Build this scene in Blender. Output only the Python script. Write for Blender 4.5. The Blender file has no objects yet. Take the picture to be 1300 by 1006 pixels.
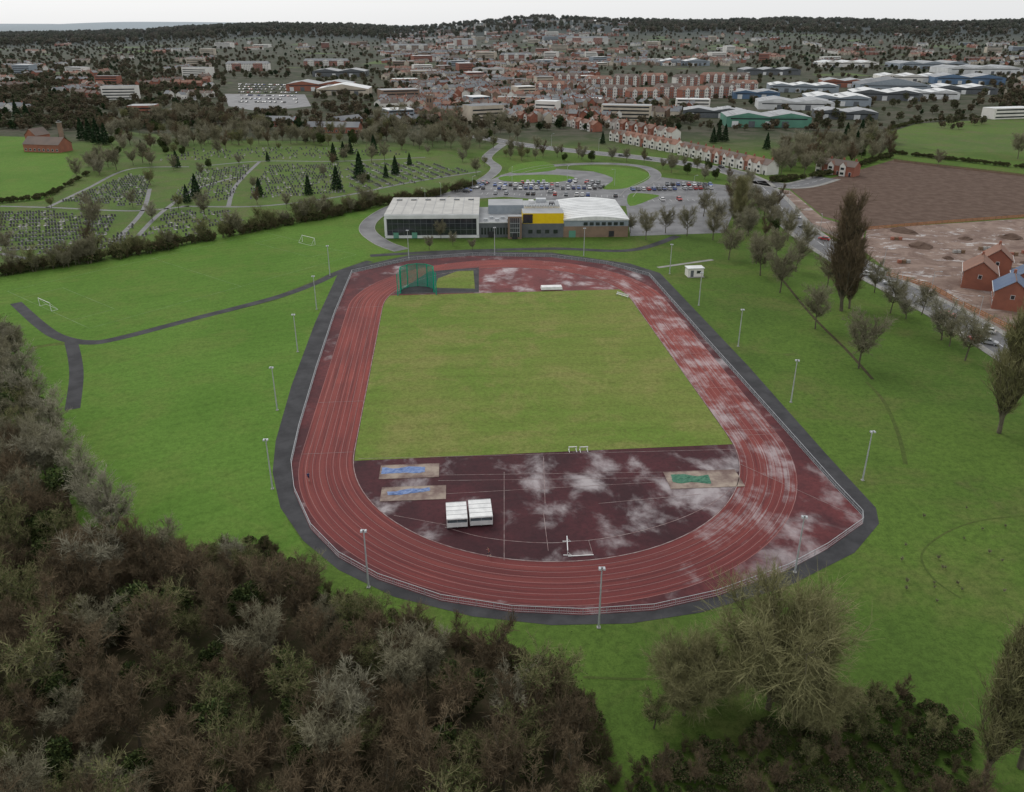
import bpy, bmesh, math, random
import numpy as np
from mathutils import Vector, Matrix
random.seed(7)
D2R=math.radians
# ------------------------------------------------------------------ camera geometry (survey of the site)
F=1000.0; TH=math.atan(0.425); CT,ST=math.cos(TH),math.sin(TH); HC=74.5; YH=33.0
RX=[-900,0,180,250,350,450,520,600,680,760,900,1000,1100,1200,1300,2200]
RY=[42,41,39,34,30,31,35,29,22,25,27,25,27,29,26,26]
def sst(a,b,t):
    t=max(0.0,min(1.0,(t-a)/(b-a))); return t*t*(3-2*t)
def tz(x,y):
    if y<950: return 0.0
    az=650+1086*x/y
    yt=float(np.interp(az,RX,RY)); H=74.5+(33-yt)/1086*4200-9
    z=H*sst(950,4200,y)+3*math.sin(x*0.004+y*0.002)*sst(950,2000,y)
    if y>4200: z=z*(1-0.75*sst(4200,7000,y))
    if y>9000: z+= (75+35*math.sin(x*0.0007)+20*math.sin(x*0.0019+1))*sst(9000,15000,y)
    return z
def P(x,y,z=None):
    """site survey: photo row/column -> world ground position"""
    k=(y-YH)*CT/HC
    if k>0:
        d=(F/k-HC*ST)/CT
        if d<950: return Vector((( x-650)/k,d,0.0))
    xc=(x-650)/F; yc=(y-458)/F
    dirv=Vector((xc,CT-yc*ST,-ST-yc*CT)); 
    dd=900.0
    while dd<12000:
        s=dd/dirv.y; zz=HC+dirv.z*s; xx=dirv.x*s
        if zz<=tz(xx,dd): return Vector((xx,dd,tz(xx,dd)))
        dd+=8
    return Vector((dirv.x/dirv.y*4200,4200,tz(dirv.x/dirv.y*4200,4200)))
def PJ(X,Y,Z=0):
    zc=Y*CT+(HC-Z)*ST; yc=(HC-Z)*CT-Y*ST
    return 650+F*X/zc, 458+F*yc/zc
# ------------------------------------------------------------------ materials
def newmat(name):
    m=bpy.data.materials.new(name); m.use_nodes=True
    nt=m.node_tree; b=nt.nodes['Principled BSDF']; return m,nt,b
def math_n(nt,op,a,b=None,c=None,clamp=False):
    n=nt.nodes.new('ShaderNodeMath'); n.operation=op; n.use_clamp=clamp
    for i,v in enumerate((a,b,c)):
        if v is None: continue
        if isinstance(v,(int,float)): n.inputs[i].default_value=v
        else: nt.links.new(v,n.inputs[i])
    return n.outputs[0]
def mixc(nt,f,a,b,mode='MIX'):
    n=nt.nodes.new('ShaderNodeMix'); n.data_type='RGBA'; n.blend_type=mode
    for sock,v in ((n.inputs[0],f),(n.inputs[6],a),(n.inputs[7],b)):
        if isinstance(v,(int,float)): sock.default_value=v
        elif isinstance(v,tuple): sock.default_value=(v[0],v[1],v[2],1)
        else: nt.links.new(v,sock)
    return n.outputs[2]
def noise(nt,vec,scale,detail=4,rough=.55,dist=0):
    n=nt.nodes.new('ShaderNodeTexNoise'); n.inputs['Scale'].default_value=scale; n.inputs['Detail'].default_value=detail
    n.inputs['Roughness'].default_value=rough; n.inputs['Distortion'].default_value=dist
    nt.links.new(vec,n.inputs['Vector']); return n.outputs[0]
def ramp(nt,f,lo,hi):
    n=nt.nodes.new('ShaderNodeMapRange'); n.interpolation_type='SMOOTHSTEP'
    n.inputs[1].default_value=lo; n.inputs[2].default_value=hi; nt.links.new(f,n.inputs[0]); return n.outputs[0]
def pos(nt): return nt.nodes.new('ShaderNodeNewGeometry').outputs['Position']
def scaled(nt,vec,s,rz=0):
    n=nt.nodes.new('ShaderNodeMapping'); n.inputs['Scale'].default_value=s; n.inputs['Rotation'].default_value=(0,0,rz); nt.links.new(vec,n.inputs['Vector']); return n.outputs[0]
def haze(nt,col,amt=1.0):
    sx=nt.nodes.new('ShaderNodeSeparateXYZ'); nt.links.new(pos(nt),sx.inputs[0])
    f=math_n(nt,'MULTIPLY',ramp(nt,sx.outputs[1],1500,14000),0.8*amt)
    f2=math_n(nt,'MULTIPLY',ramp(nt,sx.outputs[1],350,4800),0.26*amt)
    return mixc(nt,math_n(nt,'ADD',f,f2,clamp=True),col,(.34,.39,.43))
def basic(name,c,rough=.7,c2=None,sc=1.0,metal=0,hz=False,bump=0,spec=.3):
    m,nt,b=newmat(name)
    b.inputs['Roughness'].default_value=rough; b.inputs['Metallic'].default_value=metal
    b.inputs['Specular IOR Level'].default_value=spec
    p=pos(nt); n=noise(nt,p,sc,4,.6)
    c2=c2 or tuple(v*.75 for v in c)
    col=mixc(nt,ramp(nt,n,.3,.7),c,c2)
    if hz: col=haze(nt,col)
    nt.links.new(col,b.inputs['Base Color'])
    if bump:
        bn=nt.nodes.new('ShaderNodeBump'); bn.inputs['Strength'].default_value=bump; bn.inputs['Distance'].default_value=.1
        nt.links.new(noise(nt,p,sc*4,4),bn.inputs['Height']); nt.links.new(bn.outputs[0],b.inputs['Normal'])
    return m
def grass(name,a,b_,c,yel=.5,stripe=None,hz=False,patch=1.0):
    m,nt,b=newmat(name); p=pos(nt)
    n1=noise(nt,p,.02,5,.6,.6); n2=noise(nt,p,.07,7,.7,.5); n3=noise(nt,p,1.1,6,.75); n4=noise(nt,p,5,3,.8)
    col=mixc(nt,ramp(nt,n1,.38,.62),a,b_)
    col=mixc(nt,math_n(nt,'MULTIPLY',ramp(nt,n2,.44,.66),yel),col,c)
    col=mixc(nt,math_n(nt,'MULTIPLY',ramp(nt,noise(nt,p,.3,6,.75),.45,.75),.45),col,tuple(v*.55 for v in a))
    col=mixc(nt,math_n(nt,'MULTIPLY',ramp(nt,n3,.35,.7),.55*patch),col,tuple(v*.42 for v in a))
    col=mixc(nt,math_n(nt,'MULTIPLY',ramp(nt,n4,.4,.7),.35),col,tuple(v*.4 for v in a))
    if stripe:
        w=nt.nodes.new('ShaderNodeTexWave'); w.bands_direction='X'; w.inputs['Scale'].default_value=stripe[0]
        w.inputs['Distortion'].default_value=2.5; w.inputs['Detail'].default_value=3
        nt.links.new(scaled(nt,p,(1,1,1),stripe[1]),w.inputs['Vector'])
        col=mixc(nt,math_n(nt,'MULTIPLY',w.outputs[1],stripe[2]),col,tuple(v*1.5 for v in b_))
    if hz: col=haze(nt,col)
    nt.links.new(col,b.inputs['Base Color']); b.inputs['Roughness'].default_value=.95; b.inputs['Specular IOR Level'].default_value=.08
    bn=nt.nodes.new('ShaderNodeBump'); bn.inputs['Strength'].default_value=.5; bn.inputs['Distance'].default_value=.15
    nt.links.new(n3,bn.inputs['Height']); nt.links.new(bn.outputs[0],b.inputs['Normal'])
    return m
M={}
M['lawn']=grass('lawn_grass',(.098,.195,.032),(.125,.23,.042),(.165,.205,.055),.5,(.09,D2R(62),.06))
M['infield']=grass('infield_grass',(.19,.225,.06),(.135,.215,.04),(.26,.24,.09),.75,(.055,D2R(85),.10),patch=1.1)
M['cem']=grass('cemetery_grass',(.10,.16,.045),(.12,.185,.045),(.155,.15,.075),.75)
M['scrub']=grass('scrub_grass',(.078,.115,.03),(.09,.13,.032),(.11,.11,.045),.7)
def ground_mat():
    m,nt,b=newmat('ground_terrain'); p=pos(nt)
    n1=noise(nt,p,.006,5,.6,.5); n2=noise(nt,p,.05,6,.7,.4); n3=noise(nt,p,1.0,5,.75)
    g=mixc(nt,ramp(nt,noise(nt,p,.022,5,.6,.5),.4,.6),(.082,.142,.028),(.108,.18,.034))
    g=mixc(nt,math_n(nt,'MULTIPLY',ramp(nt,n2,.46,.68),.65),g,(.15,.155,.055))
    g=mixc(nt,math_n(nt,'MULTIPLY',ramp(nt,noise(nt,p,.04,6,.7),.60,.72),.55),g,(.12,.10,.055))
    g=mixc(nt,math_n(nt,'MULTIPLY',ramp(nt,noise(nt,p,.3,6,.75),.45,.75),.5),g,(.045,.08,.018))
    g=mixc(nt,math_n(nt,'MULTIPLY',ramp(nt,n3,.35,.7),.6),g,(.038,.065,.014))
    g=mixc(nt,math_n(nt,'MULTIPLY',ramp(nt,noise(nt,p,4,3,.8),.4,.7),.3),g,(.035,.06,.014))
    far=mixc(nt,ramp(nt,n2,.4,.6),(.045,.055,.03),(.085,.08,.06))
    far=mixc(nt,ramp(nt,n1,.60,.66),far,(.10,.14,.05))
    sx=nt.nodes.new('ShaderNodeSeparateXYZ'); nt.links.new(p,sx.inputs[0])
    far=mixc(nt,ramp(nt,sx.outputs[1],2300,2900),far,(.016,.02,.013))
    far=mixc(nt,ramp(nt,sx.outputs[1],5500,7000),far,(.08,.09,.06))
    col=mixc(nt,ramp(nt,sx.outputs[1],480,620),g,far)
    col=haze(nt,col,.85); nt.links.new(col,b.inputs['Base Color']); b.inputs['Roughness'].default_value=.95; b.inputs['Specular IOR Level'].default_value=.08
    return m
M['ground']=ground_mat()
M['litter']=basic('woodland_floor',(.07,.055,.034),.95,(.038,.04,.018),.5,bump=.6,spec=.1)
M['asphalt']=basic('path_asphalt',(.062,.062,.066),.85,(.036,.036,.039),.25,bump=.2,spec=.2)
M['road']=basic('road_asphalt',(.15,.15,.155),.6,(.10,.10,.105),.25,spec=.3,hz=True)
M['carpark']=basic('carpark_asphalt',(.17,.17,.175),.55,(.08,.08,.085),.12,spec=.4)
M['pave']=basic('pavement_concrete',(.28,.27,.25),.8,(.2,.2,.19),.4)
M['kerb']=basic('kerb_stone',(.38,.37,.35),.8)
M['white']=basic('white_paint',(.78,.78,.77),.5,(.62,.62,.62),.8)
M['faint']=basic('worn_pitch_marking',(.22,.30,.16),.9,(.12,.21,.06),.3)
M['line']=basic('line_paint',(.36,.30,.29),.7,(.2,.11,.11),.7)
M['plough']=basic('ploughed_soil',(.085,.055,.042),.9,(.13,.09,.07),.25,bump=.8,spec=.1)
M['steel']=basic('galvanised_steel',(.50,.52,.54),.4,(.42,.44,.46),.8,metal=.2)
M['dark']=basic('dark_metal',(.04,.04,.045),.4)
M['glass']=basic('window_glass',(.02,.025,.03),.08,(.04,.045,.05),.3,spec=.8)
M['greennet']=basic('green_netting',(.0,.36,.22),.7,(.0,.28,.17),.8,spec=.1)
M['bluetarp']=basic('blue_tarpaulin',(.10,.17,.38),.6,(.20,.27,.45),2)
M['greentarp']=basic('green_tarpaulin',(.03,.12,.08),.6,(.06,.18,.11),2)
M['sand']=basic('sand',(.34,.28,.23),.9,(.15,.10,.09),.35)
M['yellow']=basic('yellow_panel',(.80,.56,.01),.5,(.74,.50,.01),.5)
M['greycl']=basic('grey_cladding',(.13,.14,.15),.5,(.10,.11,.12),.5)
M['bluegrey']=basic('bluegrey_panel',(.30,.34,.38),.5,(.25,.29,.33),.5)
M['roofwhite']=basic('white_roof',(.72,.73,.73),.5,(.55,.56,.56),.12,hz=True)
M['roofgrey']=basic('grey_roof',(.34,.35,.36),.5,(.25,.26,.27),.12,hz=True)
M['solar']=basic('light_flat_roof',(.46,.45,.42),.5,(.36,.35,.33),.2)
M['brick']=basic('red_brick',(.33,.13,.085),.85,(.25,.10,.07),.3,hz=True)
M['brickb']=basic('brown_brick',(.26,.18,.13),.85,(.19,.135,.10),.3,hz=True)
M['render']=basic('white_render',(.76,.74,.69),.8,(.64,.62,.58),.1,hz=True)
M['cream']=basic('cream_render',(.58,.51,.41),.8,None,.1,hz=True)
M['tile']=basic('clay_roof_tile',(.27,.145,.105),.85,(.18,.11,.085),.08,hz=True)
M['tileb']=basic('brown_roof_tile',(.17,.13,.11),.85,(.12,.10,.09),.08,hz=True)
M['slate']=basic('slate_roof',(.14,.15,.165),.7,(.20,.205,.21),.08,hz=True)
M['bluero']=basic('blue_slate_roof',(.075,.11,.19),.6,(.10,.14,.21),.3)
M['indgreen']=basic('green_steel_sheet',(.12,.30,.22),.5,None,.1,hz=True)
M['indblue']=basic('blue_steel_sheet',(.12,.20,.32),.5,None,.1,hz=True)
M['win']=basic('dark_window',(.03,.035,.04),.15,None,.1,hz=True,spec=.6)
M['stone']=basic('grave_stone',(.06,.06,.065),.6,(.14,.14,.135),.9)
M['stonel']=basic('grave_stone_light',(.42,.41,.39),.7,(.25,.24,.23),.9)
M['orange']=basic('orange_barrier',(.5,.22,.09),.7)
M['wood']=basic('timber',(.20,.13,.08),.8)
M['skin']=basic('skin',(.5,.3,.22),.5); M['cloth']=basic('dark_cloth',(.02,.025,.06),.8); M['hair']=basic('hair',(.04,.025,.015),.6)
M['shirt']=basic('red_shirt',(.25,.04,.05),.8); M['shirtw']=basic('blue_shirt',(.03,.05,.14),.8)
M['rubber']=basic('tyre_rubber',(.015,.015,.015),.8)
M['lampglow']=basic('lamp_lens',(.7,.7,.68),.2)
def carpaint():
    m,nt,b=newmat('car_paint'); o=nt.nodes.new('ShaderNodeObjectInfo'); nt.links.new(o.outputs['Color'],b.inputs['Base Color'])
    b.inputs['Roughness'].default_value=.3; b.inputs['Coat Weight'].default_value=.3; return m
M['car']=carpaint()
def mud():
    m,nt,b=newmat('building_site_mud'); p=pos(nt); n=noise(nt,p,.10,7,.75,1); w=ramp(nt,noise(nt,scaled(nt,p,(1,1.6,1)),.11,7,.72,.6),.55,.63)
    col=mixc(nt,ramp(nt,n,.35,.65),(.12,.072,.055),(.24,.17,.135)); col=mixc(nt,math_n(nt,'MULTIPLY',w,.65),col,(.40,.38,.37))
    nt.links.new(col,b.inputs['Base Color']); nt.links.new(math_n(nt,'SUBTRACT',.9,math_n(nt,'MULTIPLY',w,.7)),b.inputs['Roughness']); return m
M['mud']=mud()
def wet_glint(nt,b,col,mask,strength=1.0):
    col=mixc(nt,math_n(nt,'MULTIPLY',mask,strength),col,(.50,.46,.47))  # bright sky reflection of the wet patches, painted in as a pale base colour
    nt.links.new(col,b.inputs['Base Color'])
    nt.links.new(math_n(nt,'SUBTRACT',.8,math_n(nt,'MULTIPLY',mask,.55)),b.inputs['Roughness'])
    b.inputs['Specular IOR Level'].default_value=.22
TC=Vector((2.7,176,0)); TA=D2R(5.0)
def TL(u,v,z=0):
    return Vector((TC.x+u*math.cos(TA)-v*math.sin(TA), TC.y+u*math.sin(TA)+v*math.cos(TA), z))
def local(nt):
    tc=nt.nodes.new('ShaderNodeTexCoord'); return tc.outputs['Object']
def maroon(name,base,dark,thr,side=0,st=.42,ysc=.8):
    m,nt,b=newmat(name); p=local(nt)
    sx=nt.nodes.new('ShaderNodeSeparateXYZ'); nt.links.new(p,sx.inputs[0])
    n1=noise(nt,p,.07,6,.65,.5); n2=noise(nt,p,1.2,5,.7)
    col=mixc(nt,ramp(nt,n1,.35,.65),base,dark)
    col=mixc(nt,math_n(nt,'MULTIPLY',ramp(nt,n2,.4,.7),.45),col,tuple(v*.5 for v in dark))
    w=noise(nt,scaled(nt,p,(1,ysc,1)),.13,8,.6,.25); w2=noise(nt,p,.035,2,.5)
    wm=math_n(nt,'ADD',w,math_n(nt,'MULTIPLY',w2,.45))
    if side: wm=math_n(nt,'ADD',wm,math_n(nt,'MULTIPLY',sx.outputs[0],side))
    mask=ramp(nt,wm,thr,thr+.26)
    wet_glint(nt,b,col,mask,st); return m
M['dsurf']=maroon('d_area_surface',(.075,.021,.026),(.040,.014,.018),.69,.0008,.72)
M['topd']=maroon('top_d_surface',(.19,.055,.055),(.12,.04,.042),.68,0,.72)
M['apron']=maroon('apron_surface',(.13,.034,.036),(.065,.021,.025),.76,.0006,.6)
def trackmat():
    m,nt,b=newmat('running_track_rubber')
    uv=nt.nodes.new('ShaderNodeUVMap'); s=nt.nodes.new('ShaderNodeSeparateXYZ'); nt.links.new(uv.outputs[0],s.inputs[0])
    p=local(nt); lx=nt.nodes.new('ShaderNodeSeparateXYZ'); nt.links.new(p,lx.inputs[0])
    u=s.outputs[0]
    st=noise(nt,scaled(nt,uv.outputs[0],(2.2,.035,1)),1,5,.7)
    lane=noise(nt,scaled(nt,uv.outputs[0],(.82,.012,1)),1,2,.5)
    n1=noise(nt,p,.05,5,.6,.3); n2=noise(nt,p,2.2,4,.75)
    near=ramp(nt,math_n(nt,'MULTIPLY',lx.outputs[1],-1),5,75)
    col=mixc(nt,ramp(nt,n1,.3,.7),(.27,.058,.047),(.185,.042,.038))
    col=mixc(nt,math_n(nt,'MULTIPLY',near,.6),col,(.115,.028,.031))
    col=mixc(nt,math_n(nt,'MULTIPLY',ramp(nt,st,.40,.66),.65),col,(.065,.02,.022))
    col=mixc(nt,math_n(nt,'MULTIPLY',ramp(nt,lane,.5,.6),.15),col,(.33,.10,.08))
    col=mixc(nt,math_n(nt,'MULTIPLY',ramp(nt,n2,.4,.7),.25),col,(.07,.02,.02))
    fr=math_n(nt,'FRACT',math_n(nt,'DIVIDE',math_n(nt,'ADD',u,.03),1.22))
    ln=math_n(nt,'LESS_THAN',fr,.05)
    col=mixc(nt,math_n(nt,'MULTIPLY',ln,.40),col,(.50,.38,.36))
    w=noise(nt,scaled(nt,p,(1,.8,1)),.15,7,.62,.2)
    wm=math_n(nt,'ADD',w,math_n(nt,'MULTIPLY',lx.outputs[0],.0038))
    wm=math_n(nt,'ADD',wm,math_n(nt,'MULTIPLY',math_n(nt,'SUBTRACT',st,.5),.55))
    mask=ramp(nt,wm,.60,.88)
    wet_glint(nt,b,col,mask,.55); return m
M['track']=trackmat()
# ------------------------------------------------------------------ mesh builder
class MB:
    def __init__(s,name): s.name=name; s.v=[]; s.f=[]; s.m=[]; s.mats=[]
    def mi(s,k):
        if k not in s.mats: s.mats.append(k)
        return s.mats.index(k)
    def face(s,pts,k):
        i=len(s.v); s.v.extend([tuple(p) for p in pts]); s.f.append(tuple(range(i,i+len(pts)))); s.m.append(s.mi(k))
    def box(s,c,sz,k,rz=0,top=None,tk=None):
        hx,hy=sz[0]/2,sz[1]/2; tx,ty=(top if top else (1,1)); cr,sr=math.cos(rz),math.sin(rz)
        i=len(s.v)
        for z,fx,fy in ((0,1,1),(sz[2],tx,ty)):
            for a,b in ((-hx,-hy),(hx,-hy),(hx,hy),(-hx,hy)):
                a*=fx;b*=fy; s.v.append((c[0]+a*cr-b*sr,c[1]+a*sr+b*cr,c[2]+z))
        q=s.mi(k); t=s.mi(tk) if tk else q
        for f,mm in (((3,2,1,0),q),((4,5,6,7),t),((0,1,5,4),q),((1,2,6,5),q),((2,3,7,6),q),((3,0,4,7),q)):
            s.f.append(tuple(i+j for j in f)); s.m.append(mm)
    def beam(s,a,b,r,k,n=6,r2=None):
        a=Vector(a);b=Vector(b); d=(b-a)
        if d.length<1e-6: return
        d.normalize(); u=d.orthogonal().normalized(); w=d.cross(u); i=len(s.v); r2=r if r2 is None else r2; q=s.mi(k)
        for p,rr in ((a,r),(b,r2)):
            for j in range(n):
                t=2*math.pi*j/n; s.v.append(tuple(p+u*math.cos(t)*rr+w*math.sin(t)*rr))
        for j in range(n): s.f.append((i+j,i+(j+1)%n,i+n+(j+1)%n,i+n+j)); s.m.append(q)
        s.f.append(tuple(i+n-1-j for j in range(n))); s.m.append(q); s.f.append(tuple(i+n+j for j in range(n))); s.m.append(q)
    def obj(s,loc=None,parent=None,rz=0,smooth=False):
        me=bpy.data.meshes.new(s.name); me.from_pydata(s.v,[],s.f)
        for k in s.mats: me.materials.append(M[k])
        me.polygons.foreach_set('material_index',s.m); me.update()
        o=bpy.data.objects.new(s.name,me); bpy.context.scene.collection.objects.link(o)
        if loc is not None: o.location=loc
        o.rotation_euler[2]=rz
        if parent: o.parent=parent
        return o
def empty(name,loc=(0,0,0),rz=0):
    o=bpy.data.objects.new(name,None); o.location=loc; o.rotation_euler[2]=rz; bpy.context.scene.collection.objects.link(o); return o
def inst(o,name,loc,rz=0,sc=1,color=None):
    n=bpy.data.objects.new(name,o.data if hasattr(o,'data') else o); bpy.context.scene.collection.objects.link(n)
    n.location=loc; n.rotation_euler[2]=rz; n.scale=(sc,sc,sc) if not isinstance(sc,tuple) else sc
    if color: n.color=(*color,1)
    return n
def smooth(pts,closed=False,n=6):
    out=[]; L=len(pts)
    rng=range(L) if closed else range(L-1)
    for i in rng:
        p0=pts[(i-1)%L] if closed or i>0 else pts[0]; p1=pts[i]; p2=pts[(i+1)%L]
        p3=pts[(i+2)%L] if closed or i+2<L else pts[-1]
        for j in range(n):
            t=j/n; out.append(0.5*((2*p1)+(p2-p0)*t+(2*p0-5*p1+4*p2-p3)*t*t+(3*p1-p0-3*p2+p3)*t**3))
    if not closed: out.append(pts[-1])
    return out
def sheet(name,pts,z,k,origin=None,rz=0):
    bm=bmesh.new()
    if origin is not None:
        R=Matrix.Rotation(-rz,4,'Z'); pts=[R@(Vector((p.x,p.y,0))-origin) for p in pts]
    vs=[bm.verts.new((p.x,p.y,0)) for p in pts]; f=bm.faces.new(vs); f.normal_update()
    if f.normal.z<0: f.normal_flip()
    bmesh.ops.triangulate(bm,faces=bm.faces[:]); me=bpy.data.meshes.new(name); bm.to_mesh(me); bm.free()
    me.materials.append(M[k]); o=bpy.data.objects.new(name,me); bpy.context.scene.collection.objects.link(o)
    o.location=(0,0,z)
    if origin is not None: o.location=(origin.x,origin.y,z); o.rotation_euler[2]=rz
    return o
def offs(pts,w,closed=False):
    out=[];L=len(pts)
    for i in range(L):
        a=pts[(i-1)%L] if closed or i>0 else pts[0]; b=pts[(i+1)%L] if closed or i<L-1 else pts[-1]
        d=(b-a); d.z=0; d.normalize(); out.append(Vector((pts[i].x-d.y*w,pts[i].y+d.x*w,0)))
    return out
def strip(mb,pts,o1,o2,z,k,closed=False,h=0):
    A=offs(pts,o1,closed);B=offs(pts,o2,closed);L=len(pts)
    for i in range(L if closed else L-1):
        j=(i+1)%L
        q=[A[i],A[j],B[j],B[i]] if o1>o2 else [B[i],B[j],A[j],A[i]]
        q=[(p.x,p.y,z+h) for p in q]; mb.face(q[::-1],k)
        if h:
            for e in (A,B):
                mb.face([(e[i].x,e[i].y,z),(e[j].x,e[j].y,z),(e[j].x,e[j].y,z+h),(e[i].x,e[i].y,z+h)],k)
def PX(l): return [P(a,b) for a,b in l]
ROADS=[]
def road(name,px,w,marks=True,kerb=True,pave=0,k='road',z=.04):
    pts=smooth(PX(px),n=8); ROADS.append((pts,w)); mb=MB(name)
    strip(mb,pts,w/2,-w/2,z,k)
    if kerb:
        strip(mb,pts,w/2+.18,w/2,z-.03,'kerb',h=.13); strip(mb,pts,-w/2,-w/2-.18,z-.03,'kerb',h=.13)
    if pave:
        strip(mb,pts,w/2+.18+pave,w/2+.18,z+.05,'pave'); strip(mb,pts,-w/2-.18,-w/2-.18-pave,z+.05,'pave')
    if marks:
        d=0
        for i in range(len(pts)-1):
            a,b=pts[i],pts[i+1]; L=(b-a).length; t=0
            while t<L:
                if int((d+t)/3)%3<2:
                    e=min(t+1,L); strip(mb,[a.lerp(b,t/L),a.lerp(b,e/L)],.09,-.09,z+.012,'white')
                t+=1
            d+=L
    return mb.obj()
def inpoly(x,y,poly):
    c=False;j=len(poly)-1
    for i in range(len(poly)):
        a,b=poly[i],poly[j]
        if (a.y>y)!=(b.y>y) and x<(b.x-a.x)*(y-a.y)/(b.y-a.y)+a.x: c=not c
        j=i
    return c
def near_road(x,y,m=2):
    for pts,w in ROADS:
        for p in pts[::2]:
            if abs(p.x-x)<w/2+m+3 and abs(p.y-y)<w/2+m+3 and math.hypot(p.x-x,p.y-y)<w/2+m+1: return True
    return False
# ------------------------------------------------------------------ terrain
ys=[-250,-100,0,100,300,500,700,900]+list(np.geomspace(950,30000,90)); NX=140
v=[];f=[]
for y in ys:
    W=max(abs(y),300)*1.25+250
    for i in range(NX+1):
        x=-W+2*W*i/NX; v.append((x,y,tz(x,y)))
for j in range(len(ys)-1):
    for i in range(NX): a=j*(NX+1)+i; f.append((a,a+1,a+NX+2,a+NX+1))
me=bpy.data.meshes.new('ground'); me.from_pydata(v,[],f); me.materials.append(M['ground']); me.update()
me.polygons.foreach_set('use_smooth',[True]*len(f))
g=bpy.data.objects.new('ground',me); bpy.context.scene.collection.objects.link(g)
# ------------------------------------------------------------------ grass & soil sheets
sheet('playing_field_grass',PX([(-150,440),(0,352),(150,330),(330,285),(470,262),(500,262),(470,290),(495,318),(425,345),(350,376),(250,402),(130,432),(82,434),(40,440),(0,470),(-60,480)]),.012,'lawn')
sheet('lawn_grass',PX([(0,455),(60,440),(135,435),(250,406),(350,382),(425,350),(428,350),(400,410),(370,490),(350,560),(350,620),(365,660),(390,700),(330,740),(200,720),(100,680),(20,560)]),.014,'lawn')
rb_=random.Random(2)
WOOD=smooth([p+Vector((rb_.uniform(-1,1),rb_.uniform(-1,1),0)) for p in smooth(PX([(-260,480),(-20,560),(50,600),(120,670),(200,700),(330,695),(380,735),(450,772),(540,808),(650,840),(715,875),(750,920),(775,1010),(780,1250),(300,1300),(-300,1200)]),True,5)],True,3)
WOODT=smooth(PX([(-260,520),(-20,610),(50,650),(120,705),(200,722),(330,720),(390,757),(450,787),(540,818),(640,852),(705,888),(742,940),(762,1020),(780,1250),(300,1300),(-300,1200)]),True,4)
sheet('woodland_floor',WOOD,.02,'litter')
CEM=PX([(-200,330),(-60,262),(0,258),(60,255),(100,215),(130,190),(250,178),(420,180),(560,192),(622,210),(600,232),(520,250),(440,270),(330,285),(170,320),(0,348),(-200,400)])
sheet('cemetery_grass',CEM,.016,'cem')
sheet('hillside_meadow',PX([(-60,262),(-40,172),(30,174),(85,195),(100,215),(60,255),(0,258)]),.018,'lawn')
sheet('ploughed_field',PX([(1003,240),(1060,225),(1135,203),(1300,222),(1500,240),(1500,272),(1300,276),(1100,290),(1045,275)]),.016,'plough')
sheet('building_site_ground',PX([(1100,293),(1300,279),(1560,300),(1560,500),(1330,450),(1200,388),(1130,345),(1095,318)]),.018,'mud')
sheet('site_edge_mud',PX([(985,240),(1003,242),(1045,277),(1098,293),(1093,318),(1040,292),(1000,262)]),.021,'mud')
sheet('pasture_field',PX([(1130,168),(1165,157),(1300,150),(1420,150),(1420,196),(1300,194),(1200,193),(1138,181)]),.02,'cem')
sheet('car_park',PX([(560,256),(590,240),(640,222),(700,214),(830,224),(925,236),(935,262),(920,296),(800,300),(795,262),(640,250)]),.03,'carpark')
sheet('supermarket_car_park',PX([(285,118),(300,106),(380,106),(395,135),(330,142),(290,135)]),.03,'carpark')
for pl in ([(652,210),(690,205),(705,216),(650,220)],[(735,212),(800,214),(826,224),(800,238),(765,240),(778,226)],[(640,224),(700,222),(730,226),(700,232),(640,230)],[(800,262),(830,252),(835,248),(800,246)]):
    sheet('car_park_lawn',smooth(PX(pl),True,4),.05,'lawn')
# ------------------------------------------------------------------ roads & paths
road('main_road',[(960,230),(985,255),(1015,290),(1075,330),(1150,370),(1210,402),(1260,432),(1330,478),(1450,570)],9.5,pave=2)
road('town_road',[(600,172),(650,182),(720,191),(800,199),(870,208),(930,219),(965,232),(1010,236),(1050,226)],11,pave=2)
road('access_road',[(640,182),(618,200),(630,214),(608,232),(560,250),(508,260),(476,276),(466,292),(484,308),(510,318)],6,marks=False,k='carpark')
road('loop_road',[(640,224),(690,212),(760,208),(815,212),(832,224),(805,240),(795,250)],6,marks=False,k='carpark')
road('hill_road',[(150,158),(195,148),(228,136),(255,118),(268,103),(262,92),(240,84)],11,marks=False,kerb=False)
road('site_road',[(1095,292),(1200,286),(1320,278)],4,marks=False,kerb=False,k='mud')
def path(name,px,w,k='asphalt',z=.035):
    mb=MB(name); pts=smooth(PX(px),n=8); strip(mb,pts,w/2,-w/2,z,k); return mb.obj()
path('field_footpath',[(20,385),(50,412),(75,428),(110,435),(150,430),(250,404),(350,378),(400,360),(430,346),(470,332)],3.0)
path('field_footpath',[(92,520),(97,480),(95,455),(90,434)],3.0,z=.04)
path('centre_footpath',[(470,325),(560,320),(700,316),(800,318),(860,300)],3.2)
path('centre_footpath',[(835,340),(870,335),(905,330)],1.6,'pave')
for pl in ([(0,262),(70,264),(170,268),(240,262)],[(60,264),(110,240),(165,215),(240,212)],[(175,300),(205,270),(250,240),(300,225)],[(140,312),(180,270),(190,240)],
           [(230,262),(330,262),(430,250),(520,232),(610,218)],[(250,212),(330,205),(430,205),(540,200)],[(330,205),(300,235),(290,262)],[(0,322),(60,330),(130,315)]):
    path('cemetery_path',pl,2.0,'road',.036)
path('worn_track',[(1300,655),(1240,662),(1195,680),(1170,705),(1185,735),(1220,760)],.3,'scrub',.02)
path('worn_track',[(1100,485),(1122,510),(1140,550),(1150,590)],.8,'scrub',.02)
path('worn_track',[(740,860),(830,862),(900,850)],.4,'scrub',.02)
path('worn_track',[(985,345),(1030,400),(1075,445),(1108,482)],.8,'litter',.021)
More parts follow.
